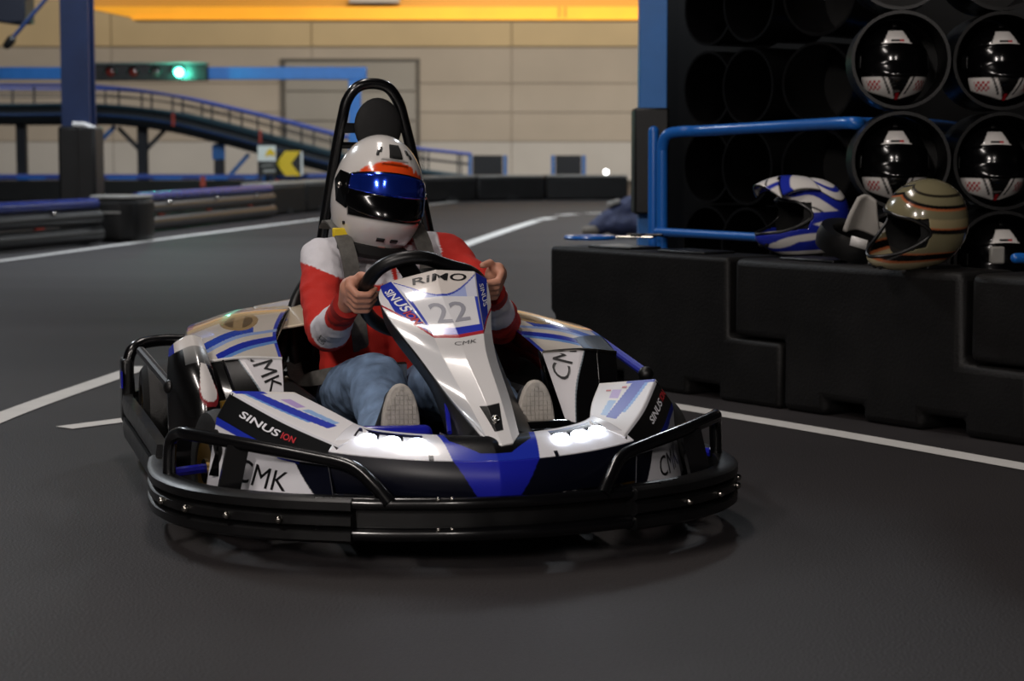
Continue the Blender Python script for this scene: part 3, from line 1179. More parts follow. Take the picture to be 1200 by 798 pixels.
HN = {('left helmet column', 1): 'black rental helmet with white chin in second row of rack, left column',
      ('right helmet column', 1): 'black rental helmet with white chin in second row of rack, right column',
      ('left helmet column', 2): 'black rental helmet with white chin directly behind the loose khaki helmet',
      ('right helmet column', 2): 'black rental helmet with white chin in third row of rack, right column',
      ('right helmet column', 3): 'dark rental helmet deep in the lowest rack row at the right edge'}
for c, ang, rwi, nm in HEL:
    if (nm, rwi) not in HN:
        continue
    back = 0.13
    an = math.radians(ang)
    n = Vector((-math.sin(an), -math.cos(an), 0))
    loc = c - n * back
    loc.z = c.z - PR + 0.153 + 0.012
    dx = {('left helmet column', 1): -0.025, ('right helmet column', 1): 0.0, ('left helmet column', 2): -0.02, ('right helmet column', 2): -0.025}.get((nm, rwi), 0)
    loc.x += dx
    rack_helmet('rental_helmet', HN[(nm, rwi)], loc, math.atan2(n.y, n.x) + rad(2 + 3 * (rwi % 2)))


# motocross helmets -----------------------------------------------------------
def mx_point(az, el):
    ce, se = math.cos(el), math.sin(el)
    x, y, z = ce * math.cos(az), ce * math.sin(az), se
    fx, fy, fz = 0.148 * x, 0.124 * y, (0.140 if z > 0 else 0.155) * z
    if z < 0:
        k = min(1, -z / 0.75)
        fr = max(0, x)
        fx = 0.148 * (1 + .1 * k) * x + 0.115 * (fr ** 1.6) * math.sin(min(1, k * 1.25) * PI / 2) * (1.0 if k < .9 else 1)
        fy = 0.124 * y * (1 - 0.25 * fr * k)
        fz = 0.155 * max(z, -0.86)
    return Vector((fx, fy, fz))


def mx_helmet(name, label, loc, rot, paint, peak_paint, liner, peak=True, group='loose helmets on the barrier'):
    t = thing(name, label, 'helmet', loc, group=group, rot=rot)
    na, ne = 230, 150

    def hole(az, el):
        a, e = abs(dg(az)), dg(el)
        if e < -60:
            return True
        lo = -14 - 6 * (1 - a / 66.)
        hi = 30 - 0.10 * a
        return a < 66 and lo < e < hi
    b = MB()
    pts, fs, cs = [], [], []
    for j in range(ne + 1):
        el = -PI / 2 + PI * j / ne
        for i in range(na):
            az = -PI + 2 * PI * i / na
            pts.append(mx_point(az, el))
            cs.append(soft(paint, az, el, .012))
    for j in range(ne):
        for i in range(na):
            q = (i + 1) % na
            if hole(-PI + 2 * PI * (i + .5) / na, -PI / 2 + PI * (j + .5) / ne):
                continue
            fs.append((j * na + i, j * na + q, (j + 1) * na + q, (j + 1) * na + i))
    b.add(pts, fs, cs).build('shell', M_PAINTED, t, smooth=60, fix=False, solid=0.006)
    # dark padded inside with an open face
    l = MB()
    pts, fs = [], []
    for j in range(41):
        el = -PI / 2 + PI * j / 40
        for i in range(48):
            az = -PI + 2 * PI * i / 48
            p = mx_point(az, el) * 0.93
            p.x = min(p.x, 0.10)
            pts.append(p)
    for j in range(40):
        for i in range(48):
            az, el = dg(-PI + 2 * PI * (i + .5) / 48), dg(-PI / 2 + PI * (j + .5) / 40)
            if abs(az) < 52 and -30 < el < 26:
                continue
            q = (i + 1) % 48
            fs.append((j * 48 + i, j * 48 + q, (j + 1) * 48 + q, (j + 1) * 48 + i))
    l.add(pts, fs).build('liner', liner, t, fix=False)
    # rim round the face opening
    rim = []
    for k in range(64):
        a = 2 * PI * k / 64
        az = 66 * math.sin(a)
        lo = -14 - 6 * (1 - abs(az) / 66.)
        hi = 30 - 0.10 * abs(az)
        e = (lo + hi) / 2 + (hi - lo) / 2 * max(-1, min(1, 1.25 * math.cos(a)))
        rim.append(mx_point(rad(az), rad(e)) * 1.01)
    MB().tube(rim, 0.006, 8, closed=True).build('opening_trim', M_RUBBER, t)
    # mouth vent in the chin bar
    v = MB()
    for k in range(3):
        az = rad(-14 + 14 * k)
        v.ball(mx_point(az, rad(-36)) * 1.005, 0.014, 10, 6, (0.5, 1, 0.7))
    v.build('mouth_vent', M_BLACK, t)
    if peak:
        def P(u, w):
            y = (u - .5) * 2
            s = w
            x = 0.020 + 0.205 * s - 0.05 * y * y * s
            z = 0.146 + 0.016 * math.sin(s * PI * .8) - 0.050 * y * y - 0.028 * s * s
            return Vector((x, 0.112 * y * (1 - .20 * s), z))
        MB().grid(P, 24, 24, peak_paint).build('peak', M_PAINTED, t, solid=0.006, smooth=60)
    return t


def blue_paint(az, el):
    a, e = abs(dg(az)), dg(el)
    blue = lin('2230a4')
    if e > 8:                                            # crown: white with blue flames and thin black lines
        d = e - 30 + .30 * (a - 90) + 7 * math.sin(a * .07)
        if -9 < d < 6:
            return blue
        if 6 < d < 9 or -30 < d < -27:
            return C_BLACK
        if 22 < d < 32 and a > 60:
            return blue
        return C_WHITE
    if e < -50:
        return C_WHITE
    for a0, a1, e0, k in ((12, 58, -40, .16), (34, 96, -30, .10), (70, 130, -8, -.05)):
        t = (a - a0) / (a1 - a0)
        if 0 < t < 1 and abs(e - e0 - k * (a - a0)) < 5.5 * (1 - abs(2 * t - 1) ** 2):
            return C_WHITE
    return blue


def blue_peak(u, v):
    y = abs(u - .5) * 2
    if y > .93 or v > .96:
        return C_BLACK
    d = v - .25 - .45 * y
    if 0 < d < .22:
        return lin('2636b0')
    if .22 < d < .27 or .5 < d < .54:
        return C_BLACK
    if .42 < y < .62 and v > .62:
        return lin('2636b0')
    return C_WHITE


def khaki_paint(az, el):
    a, e = abs(dg(az)), dg(el)
    d = e + .30 * (a - 70)
    for lo, hi, c in ((-40, -36, lin('b0623c')), (-36, -26, C_BLACK), (-26, -24, lin('b0623c')), (2, 8, C_BLACK), (8, 10, lin('b0623c')),
                      (34, 37, lin('b0623c')), (37, 42, C_BLACK), (55, 60, lin('2a261e'))):
        if lo < d < hi:
            return c
    if d < -40:
        return lin('a89c7c')
    if 10 < d < 22 and a > 40:
        return lin('9c8f6c')
    return lin('7c755a')


mb_pos = onbar(940, 303)
mx_helmet('motocross_helmet', 'blue and white motocross helmet with peak on the black barrier', (mb_pos.x + 0.05, mb_pos.y + .15, BH + 0.150), (0, rad(3), rad(203)), blue_paint, blue_peak, M_LINER)
kp = onbar(1079, 317)
mx_helmet('motocross_helmet', 'khaki and black motocross helmet lying tilted on the black barrier', (kp.x + .03, kp.y + .10, BH + 0.158), (rad(-14), rad(16), rad(203)), khaki_paint, None, M_LINER, peak=False)

# neck brace between the helmets
nbp = onbar(1000, 307)
nb = thing('neck_brace', 'black and grey padded neck brace between the two loose helmets', 'neck brace', (nbp.x, nbp.y + .01, BH + .022), rot=(rad(22), rad(8), rad(15)))
nb.scale = (1.25, 1.25, 1.2)
ring = [(0.098 * math.cos(a), 0.082 * math.sin(a), 0.045) for a in [2 * PI * k / 40 for k in range(40)]]
MB().sweep(ring, [(-0.018, -0.03), (0.018, -0.03), (0.022, 0.0), (0.016, 0.03), (-0.016, 0.03), (-0.022, 0)], closed=True).build('padded_ring', M_RUBBER, nb)
M_GREYFOAM = mat('grey_foam', 'a5a19b', 0.8)
S = loft([[(-0.035, 0.03, 0.06), (0.02, 0.060, 0.06), (0.075, 0.02, 0.06)], [(-0.03, 0.035, 0.11), (0.02, 0.062, 0.11), (0.055, 0.03, 0.11)], [(-0.015, 0.045, 0.165), (0.015, 0.062, 0.170), (0.04, 0.045, 0.163)]], 'cr')
MB().grid(S, 14, 14).build('rear_flap', M_GREYFOAM, nb, solid=0.012)
MB().sweep([(0.10 * math.cos(a), 0.084 * math.sin(a), 0.082) for a in [rad(d) for d in range(-40, 60, 10)]], [(-0.02, -0.006), (0.02, -0.006), (0.02, 0.006), (-0.02, 0.006)]).build('grey_liner', M_GREYFOAM, nb)
S = quad((-0.062, -0.085, 0.066), (-0.02, -0.105, 0.066), (-0.02, -0.100, 0.094), (-0.062, -0.08, 0.094))
MB().grid(S, 2, 2).build('white_label', M_WHITEP, nb, solid=0.002)
MB().tube([(0.0, -0.108, 0.02), (0.045, -0.096, 0.02), (0.085, -0.06, 0.02), (0.09, -0.06, 0.07), (0.045, -0.098, 0.072), (0.0, -0.108, 0.072)], 0.003, 6, closed=True).build('piping', M_TOPPALE, nb)

# blue ring, clip and lid strip on the left barrier block
rp = onbar(691, 285)
rg = thing('blue_ring', 'flat bright blue plastic ring lying on the black barrier', 'ring', (rp.x, rp.y, BH + 0.012))
MB().lathe([(0.105, 0.004), (0.112, 0.012), (0.105, 0.022), (0.070, 0.022), (0.066, 0.012), (0.070, 0.004)], (0, 0, 0), (0, 0, 1), 40, closed=True).build('ring_body', M_BLUERAIL, rg)
cp = onbar(748, 284)
cl = thing('metal_clip', 'small bent wire buckle lying beside the blue ring', 'buckle', (cp.x, cp.y, BH + 0.012), rad(-20))
MB().tube([(-0.09, -0.03, 0.012), (0.07, -0.03, 0.012), (0.10, 0.03, 0.020), (-0.06, 0.03, 0.020)], 0.005, 8, closed=True).build('wire_frame', M_CHROME, cl)
MB().box(0.0, 0.0, 0.018, 0.05, 0.07, 0.012).build('catch', M_BLACK, cl, bevel=0.003)
MB().bar((-0.17, -0.01, 0.014), (-0.07, 0.0, 0.014), 0.02, 0.006).build('strap', mat('grey_strap', '77767e', 0.7), cl)
bp_ = onbar(1190, 310)
bq = MB().capsule((0, 0, 0.02), (0.10, 0.03, 0.02), 0.018, 0.018).build('blue_peg', M_BLUERAIL)
bq.location = (bp_.x, bp_.y, BH + 0.002)
tag(bq, 'short bright blue peg lying on the barrier at the right edge', 'peg')
wq = MB().box(0, 0, 0.03, 0.05, 0.03, 0.06).build('white_buckle', M_TOPPALE, bevel=0.006)
q_ = onbar(1168, 309)
wq.location = (q_.x, q_.y, BH)
tag(wq, 'small grey white buckle standing on the barrier beside the khaki helmet', 'buckle')

# slumped navy bag on the floor beyond the post
bgp = G(722, 277)
bag = thing('sports_bag', 'slumped navy sports bag with grey end lying on the track beyond the blue post', 'bag', (bgp.x, bgp.y, 0))
k = MB()
k.capsule((-0.20, 0, 0.10), (0.16, 0.05, 0.31), 0.10, 0.13)
k.capsule((0.0, -0.03, 0.12), (0.22, 0.0, 0.13), 0.12, 0.14)
bb = fused(k, 0.02, 5, (0.012, 9))
bb.build('bag_body', mat('navy_nylon', '2a3150', 0.7, noise=.2, nscale=8), bag, smooth=80)
MB().capsule((-0.24, -0.05, 0.065), (-0.32, -0.05, 0.06), 0.062, 0.05).build('end_cap', mat('tan_grey', '6a6258', 0.7), bag)
MB().box(-0.03, -0.02, 0.36, 0.14, 0.1, 0.05, Matrix.Rotation(-0.3, 3, 'Y')).build('pale_flap', M_TOPPALE, bag, bevel=0.01)

#KART#
# ------------------------------------------------------------------ the kart (x forward, y to its left, z up)
YAW = rad(14)
KO = Vector((-0.50, 6.41, 0))
kart = thing('go_kart', 'white and blue racing go-kart number 22 with lit headlights on the track', 'go-kart', KO, YAW - PI / 2)
sK, cK = math.sin(YAW), math.cos(YAW)


def loc_k(P):
    dx, dy = P.x - KO.x, P.y - KO.y
    return Vector((dx * sK - dy * cK, dx * cK + dy * sK, P.z))


CAMK = loc_k(CAMP)


def kx(u, v, x):
    """kart coordinates of the point under pixel (u, v) at kart station x"""
    r = ray(u, v)
    R = Vector((r.x * sK - r.y * cK, r.x * cK + r.y * sK, r.z))
    return CAMK + R * ((x - CAMK.x) / R.x)


def both(fn):
    for s in (-1, 1):
        fn(s)


# --- chassis and floor
MB().box(1.02, 0, 0.055, 1.5, 0.62, 0.012).build('floor_pan', mat('dark_tray', '101014', 0.5), kart)
for s in (-1, 1):
    MB().tube([(0.1, s * .33, .08), (0.7, s * .36, .08), (1.3, s * .30, .08), (1.78, s * .26, .09)], 0.018, 10, smooth=6).build('frame_tube', M_TUBEBLK, kart)
    MB().box(0.62, s * 0.36, 0.17, 0.62, 0.22, 0.20).build('battery_box', M_BLACK, kart, bevel=0.02)
for xx in (0.12, 0.95, 1.5, 1.76):
    MB().tube([(xx, -.32, .08), (xx, .32, .08)], 0.016, 10).build('cross_tube', M_TUBEBLK, kart)
MB().tube([(0.25, -.6, .14), (0.25, .6, .14)], 0.02, 12).build('rear_axle', M_CHROME, kart)


def wheel(x, y, r, w, steer=0.0):
    s = 1 if y > 0 else -1
    ax = (math.sin(steer) * -1, math.cos(steer), 0)
    t = MB().lathe([(r * .55, -w / 2), (r * .82, -w / 2), (r * .95, -w * .42), (r, -w * .25), (r, w * .25), (r * .95, w * .42), (r * .82, w / 2), (r * .55, w / 2)],
                   (x, y, r), ax, 36, closed=True).build('tyre', M_TYRE, kart)
    MB().lathe([(r * .56, -w * .46), (r * .50, -w * .40), (r * .46, 0), (r * .50, w * .40), (r * .56, w * .46)], (x, y, r), ax, 28).build('rim', M_GOLD, t)
    hub = MB().lathe([(0.03, -w * .5), (0.034, w * .5)], (x, y, r), ax, 14).build('hub', M_CHROME, t)
    for k in range(4):
        a = 2 * PI * k / 4
        hub2 = MB().bar((x + ax[0] * s * w * .3, y + s * w * .3, r), (x + math.cos(a) * r * .5, y + s * w * .3, r + math.sin(a) * r * .5), 0.02, 0.012).build('spoke', M_GOLD, t)


for s in (-1, 1):
    wheel(0.25, s * 0.575, 0.155, 0.20)
    wheel(1.36, s * 0.535, 0.150, 0.13, rad(10))
    MB().tube([(1.36, s * .30, .14), (1.36, s * .47, .14)], 0.018, 10).build('stub_axle', M_CHROME, kart)
    MB().tube([(1.20, s * .50, .15), (1.20, s * .52, .22), (1.20, s * .53, .30)], 0.012, 8).build('spring_strut', M_GOLD, kart)

# --- front bumper, side and rear guards
plan = [(1.955, 0), (1.945, .14), (1.90, .32), (1.81, .49), (1.67, .63), (1.50, .695), (1.32, .705), (1.14, .690)]
line = [(x, -y) for x, y in reversed(plan[1:])] + plan


def offs(pl, z, d=0.0):
    P = spline([(x, y, z) for x, y in pl], 6)
    if d:
        Q = []
        for i, p in enumerate(P):
            t = (P[min(i + 1, len(P) - 1)] - P[max(i - 1, 0)]).normalized()
            Q.append(p + Vector((t.y, -t.x, 0)) * d)
        P = Q
    return P


wv = [(-.025, -.0168), (.014, -.0168), (.026, -.009), (.026, .009), (.014, .0168), (-.025, .0168)]
for s in (-1, 1):
    pl = [(x, s * y) for x, y in plan[2:]]
    for k, (z, d) in enumerate(((0.0765, 0.0), (0.1105, 0.006), (0.1445, 0.0))):
        P = offs(pl, z)
        prof = wv if s > 0 else [(-a, b) for a, b in wv]
        MB().sweep(P, prof).build('bumper_strip', M_RUBBER, kart)
    for k in range(4):
        i = 0.12 + k * 0.13
        P = offs(pl, 0.1105)
        p = P[int(i * (len(P) - 1)) + 2]
        t = (P[5] - P[4]).normalized()
        n = Vector((p.x - 1.2, p.y, 0)).normalized()
        MB().ball(p + n * 0.030, 0.009, 10, 6).build('bumper_bolt', M_CHROME, kart)
cen = [(1.87, -.40), (1.925, -.25), (1.96, -.1), (1.965, 0), (1.96, .1), (1.925, .25), (1.87, .40)]
MB().tube(offs(cen, 0.148), 0.015, 12).build('bumper_bar', M_TUBEBLK, kart)
MB().tube(offs(cen, 0.080), 0.016, 12).build('bumper_bar', M_TUBEBLK, kart)
MB().sweep(offs([(x - .02, y) for x, y in cen], 0.112), [(-.004, -.045), (.004, -.045), (.004, .045), (-.004, .045)]).build('bumper_band', M_RUBBER, kart)
for px_ in (512, 528):
    for zz in (0.148, 0.080):
        q = kx(px_, 590, 1.95)
        MB().ball((1.965, q.y, zz + .012), 0.006, 8, 6).build('bumper_screw', M_CHROME, kart)

for s in (-1, 1):
    # the loop of tube above each front corner
    P = [(1.935, s * .245, .150), (1.905, s * .270, .182), (1.85, s * .315, .222), (1.78, s * .400, .238), (1.68, s * .525, .255), (1.56, s * .640, .266),
         (1.50, s * .668, .262), (1.455, s * .685, .235), (1.45, s * .690, .15)]
    MB().tube(spline(P, 6), 0.016, 12).build('corner_guard', M_TUBEBLK, kart)
    MB().bar((1.655, s * .548, .25), (1.66, s * .575, .13), 0.05, 0.025, (1, 0, 0)).build('guard_bracket', M_TUBEBLK, kart)
    MB().tube([(1.44, s * .68, .16), (1.30, s * .55, .15)], 0.012, 8).build('guard_stay', M_ROYAL, kart)
    # side protection: two flat rails and a top tube
    for z, h in ((0.10, 0.05), (0.17, 0.05)):
        MB().sweep(spline([(1.20, s * .685, z), (0.9, s * .690, z), (0.45, s * .700, z), (0.10, s * .705, z), (-0.02, s * .66, z)], 5),
                   [(-.014, -h / 2), (.014, -h / 2), (.018, 0), (.014, h / 2), (-.014, h / 2), (-.018, 0)]).build('side_rail', M_RUBBER, kart)
    MB().tube(spline([(0.02, s * .50, .345), (0.03, s * .60, .348), (0.06, s * .675, .335), (0.07, s * .70, .29), (0.08, s * .70, .20), (0.10, s * .70, .12)], 6), 0.018, 12).build('rear_guard', M_TUBEBLK, kart)
    MB().tube([(0.42, s * .685, .355), (0.98, s * .648, .318)], 0.013, 10).build('side_stay', mat('blue_stay_paint', '1a26a8', .5) if s > 0 else mat('graphite_tube', '26262a', .45), kart)
    MB().ball((1.0, s * .645, .315), 0.022, 12, 8).build('stay_joint', M_BLACK, kart)
    MB().box(0.05, s * .705, .20, 0.10, 0.035, .20).build('corner_block', M_RUBBER, kart, bevel=0.012)
    MB().box(0.10, s * .724, .24, 0.06, 0.006, .05).build('blue_reflector', M_ROYAL, kart)
MB().tube(offs([(0.02, -.5), (-0.03, -.3), (-0.04, 0), (-0.03, .3), (0.02, .5)], .345), 0.018, 12).build('rear_guard_bar', M_TUBEBLK, kart)
for z in (0.12, 0.20):
    MB().sweep(offs([(-0.02, -.66), (-.06, -.4), (-.07, 0), (-.06, .4), (-.02, .66)], z), [(-.014, -.03), (.014, -.03), (.014, .03), (-.014, .03)]).build('rear_bumper_strip', M_RUBBER, kart)

# --- nose cowl: white lamp shelf, navy front face with blue wedge
KB, KN = lin('2436b4'), lin('080a18')


def nose_sec(y):
    a = abs(y)
    t = a / 0.36
    xm = 1.945 - 0.06 * t - 0.085 * t * t
    zm = 0.236 + 0.0 * t + 0.014 * t ** 3
    return Vector((xm - 0.10, y * (0.96 - 0.17 * t ** 3), zm + 0.042 + 0.006 * t)), Vector((xm, y, zm)), Vector((xm + .012 - .01 * t, y, 0.158))


def nose_shelf(u, v):
    y = (u - .5) * 0.72
    T, Mm, B = nose_sec(y)
    return T * (1 - v) + Mm * v + Vector((0, 0, 0.008 * math.sin(v * PI)))


def nose_face(u, v):
    y = (u - .5) * 0.72
    T, Mm, B = nose_sec(y)
    return Mm * (1 - v) + B * v + Vector((0.010 * math.sin(v * PI), 0, 0))


def shelf_paint(u, v):
    y = abs(u - .5) * .72
    if y < 0.085 + 0.02 * (1 - v):
        return C_BLACK if v < .80 - 7 * max(0, y - .035) else KB
    if y < 0.10 + 0.02 * (1 - v):
        return KB
    if .10 < v < .86 and .155 < y < .325:
        # dark saw-tooth recess behind the lamps
        k = ((y - .155) / .058) % 1
        if v < .50 and not (.25 < k < .80):
            return KN if v > .16 else mix(KN, KB, .6)
        if v < .28:
            return lin('10173c')
    if .86 < v and y > .14 and y < .15:
        return KN
    return lin('e8e8ee')


def face_paint(u, v):
    y = abs(u - .5) * .72
    if y < 0.098 - 0.050 * v:
        return lin('1c22a4')
    return KN


nose = MB().grid(nose_shelf, 420, 60, shelf_paint).build('nose_cowl', M_PAINTED, kart, solid=0.006, smooth=60)
MB().grid(nose_face, 360, 30, face_paint).build('nose_front', M_SATIN, kart, solid=0.006, smooth=60)
for s in (-1, 1):
    for k in range(3):
        y = s * (.172 + .058 * k)
        u = y / .72 + .5
        p = nose_shelf(u, 0.42)
        q = nose_shelf(u, 0.62)
        lamp = MB().ball(p * .5 + q * .5 + Vector((0.004, 0, 0.006)), 0.0185, 16, 8, (0.9, 1.15, 0.55)).build('headlight_led', M_LED, nose, 'lit white headlight')

# --- fenders over the front wheels
for s in (-1, 1):
    sec = [[(1.765, s * .262, .287), (1.80, s * .335, .262), (1.815, s * .362, .225), (1.84, s * .352, .140)],
           [(1.60, s * .315, .312), (1.625, s * .435, .300), (1.655, s * .470, .245), (1.70, s * .490, .125)],
           [(1.43, s * .385, .342), (1.42, s * .535, .348), (1.44, s * .572, .290), (1.46, s * .600, .130)]]
    S = loft(sec)

    def fpaint(u, v, s=s):
        f = u * 3
        if f < 1:                                    # top
            if v > .95:
                return KB if f > .5 else C_WHITE
            w = f - (.62 - .35 * (1 - v))
            if 0 < w < .24 and v > .25:
                return KB
            if .24 < w < .30 and v > .4:
                return C_LBLUE
            w2 = f - (.18 + .2 * v)
            if 0 < w2 < .14 and .28 < v < .62:
                return lin('8fb4e4')
            if .30 < f < .46 and .66 < v < .84:
                return lin('b8a0d8')
            return lin('e4e2e4')
        if f < 2:                                    # black band
            if f < 1.10:
                return lin('d8d8de')
            return C_BLACK
        if f < 2.10 + .10 * (1 - v):
            return KB if v > .25 else KN             # blue pin line
        if v < .10 + .22 * (1 - (f - 2)):
            return KN
        return lin('dcdce2')
    fen = MB().grid(S, 160, 150, fpaint).build('fender', M_SATIN, kart, solid=0.005, smooth=50)
    d = -1 if s < 0 else 1
    # lettering on band and side (reads left to right from in front)
    ax = (0, -.36) if s < 0 else (0, .36)
    letter('fender_lettering', 'SINUS', S, (.50, .66), ax, (-.085, 0) if True else None, M_TXTWHITE, fen, 0.004, toward=CAMK, shear=.15, bold=.02)
    letter('fender_lettering', 'ION', S, (.50, .40 if s < 0 else .92), (0, -.12) if s < 0 else (0, .12), (-.08, 0), M_TXTRED, fen, 0.004, toward=CAMK, bold=.02)
    letter('fender_emblem', 'CMK', S, (.86, .55), (0, -.42) if s < 0 else (0, .42), (-.13, 0), M_TXTBLK, fen, 0.004, toward=CAMK, shear=.2)
    MB().box(1.30, s * .50, .20, .02, .10, .16).build('brake_disc_guard', M_BLACK, kart, bevel=.004)
    # dark inner wheel arch closing the fender at its rear
    MB().grid(quad((1.43, s * .385, .340), (1.43, s * .535, .345), (1.50, s * .60, .16), (1.50, s * .36, .12)), 4, 4).build('wheel_arch', M_BLACKGLOSS, kart, solid=.006)
    # small logos on the fender's rear corner
    if s > 0:
        for vv in (.80, .86):
            MB().grid(lambda u, v, S=S, vv=vv: S(.06 + .03 * u + (vv - .8) * 1.5, vv + .03 * v) + Vector((.001, 0, .0035)), 2, 2).build('red_logo', M_TXTRED, fen)

# --- steering fairing with number panel
st = [(0.0, [(447, 336, 1.16), (460, 330, 1.19), (510, 317, 1.21), (555, 319, 1.20), (569, 327, 1.17)]),
      (0.2, [(445, 353, 1.21), (479, 353, 1.27), (519, 350, 1.29), (559, 350, 1.28), (574, 352, 1.23)]),
      (0.4, [(459, 378, 1.31), (505, 390, 1.37), (536, 390, 1.39), (565, 385, 1.38), (575, 386, 1.33)]),
      (0.6, [(490, 417, 1.45), (521, 423, 1.51), (547, 422, 1.53), (570, 418, 1.52), (581, 420, 1.47)]),
      (0.8, [(522, 460, 1.62), (549, 473, 1.68), (569, 472, 1.70), (586, 468, 1.69), (596, 466, 1.64)]),
      (1.0, [(562, 507, 1.83), (574, 522, 1.88), (588, 523, 1.90), (601, 520, 1.89), (608, 510, 1.84)])]
SF = loft([[kx(*p) for p in q] for _, q in st])


def fair_paint(u, v):
    side = u < .25 or u > .75
    e = min(u, 1 - u) / .25                       # 0 at the outer edge, 1 at the crease
    red = .42 if not side else .25 + .17 * e
    c = (u - .25) / .5
    if abs(v - red - .012) < .013:
        return lin('b02030')
    if v > red:
        if not side and .82 < v < .94 and abs(c - .60) < .33 - (v - .82) * 1.3:
            return C_BLACK
        if side and v > .44:
            return lin('d4d4d6')
        return lin('e2e0e0')
    if side:
        lo = .30 * min(1, v / .2) - (.3 if v < .05 else 0)
        return lin('2c3cae') if lo < e < .94 else lin('e2e0e2')
    arc = .02 + .155 * (1 - (2 * c - 1) ** 2)
    if v < arc:
        return lin('e0d8d2')
    if v < arc + .012:
        return lin('3448b4')
    if v < .19:
        return lin('a9b6e6') if abs(c - .5) < .36 else lin('d8daea')
    if v < .375:
        if c < .045 or c > .965:
            return lin('3a4ab8')
        return lin('e6e6ea')
    return lin('2638b8')


fair = MB().grid(SF, 200, 240, fair_paint).build('steering_fairing', M_PAINTED, kart, solid=0.006, smooth=30)
letter('fairing_lettering', 'RiMO', SF, (.515, .052), (.36, -.006), (-.01, -.055), M_TXTBLK, fair, 0.004, toward=CAMK, shear=.25, bold=.015)
letter('race_number', '22', SF, (.51, .285), (.30, -.008), (0, -.115), M_TXTGREY, fair, 0.004, toward=CAMK, bold=.01)
letter('fairing_emblem', 'CMK', SF, (.55, .49), (.24, 0), (0, -.028), M_TXTBLK, fair, 0.004, toward=CAMK, shear=.2)
letter('side_lettering', 'SINUS', SF, (.150, .185), (.075, .19), (.10, -.03), M_TXTWHITE, fair, 0.004, toward=CAMK, bold=.02)
letter('side_lettering', 'SINUS', SF, (.865, .165), (.03, .17), (.085, -.02), M_TXTWHITE, fair, 0.004, toward=CAMK, bold=.01)
letter('side_mark', 'ION', SF, (.185, .325), (.035, .07), (.08, -.03), M_TXTRED, fair, 0.004, toward=CAMK, bold=.03)
MB().ball(SF(.55, .885) + Vector((.004, 0, .003)), 0.010, 14, 8).build('fairing_bolt', M_CHROME, fair)
# black core under the shell
core = []
cbl = [(452, 350, 1.12), (450, 372, 1.16), (463, 398, 1.27), (503, 452, 1.42), (524, 503, 1.62), (543, 525, 1.80)]
cbr = [(566, 345, 1.12), (572, 370, 1.17), (577, 402, 1.28), (594, 445, 1.42), (616, 492, 1.62), (626, 512, 1.80)]
for k, (_, q) in enumerate(st):
    P = [kx(*p) for p in q]
    core.append([P[0] + Vector((-.004, .003, -.004)), kx(*cbl[k]), kx(*cbr[k]), P[4] + Vector((-.004, -.003, -.004))])
SC = loft(core)
MB().grid(SC, 30, 30).build('fairing_core', M_BLACK, kart, solid=0.005, smooth=30)
MB().tube([kx(520, 434, 1.52), kx(523, 470, 1.60), kx(527, 507, 1.70)], 0.006, 8).build('fairing_edge', M_ROYAL, kart)
# nose tray round the fairing tip
MB().grid(loft([[kx(515, 508, 1.76), kx(560, 532, 1.86), kx(588, 537, 1.89), kx(612, 532, 1.86), kx(632, 508, 1.76)],
                [kx(520, 512, 1.80), kx(556, 538, 1.90), kx(588, 541, 1.925), kx(616, 538, 1.90), kx(628, 512, 1.80)]]), 30, 8).build('nose_tray', M_NAVY, kart, solid=.008)
MB().box(1.70, 0, .13, .30, .34, .12).build('front_box', M_BLACK, kart, bevel=.02)

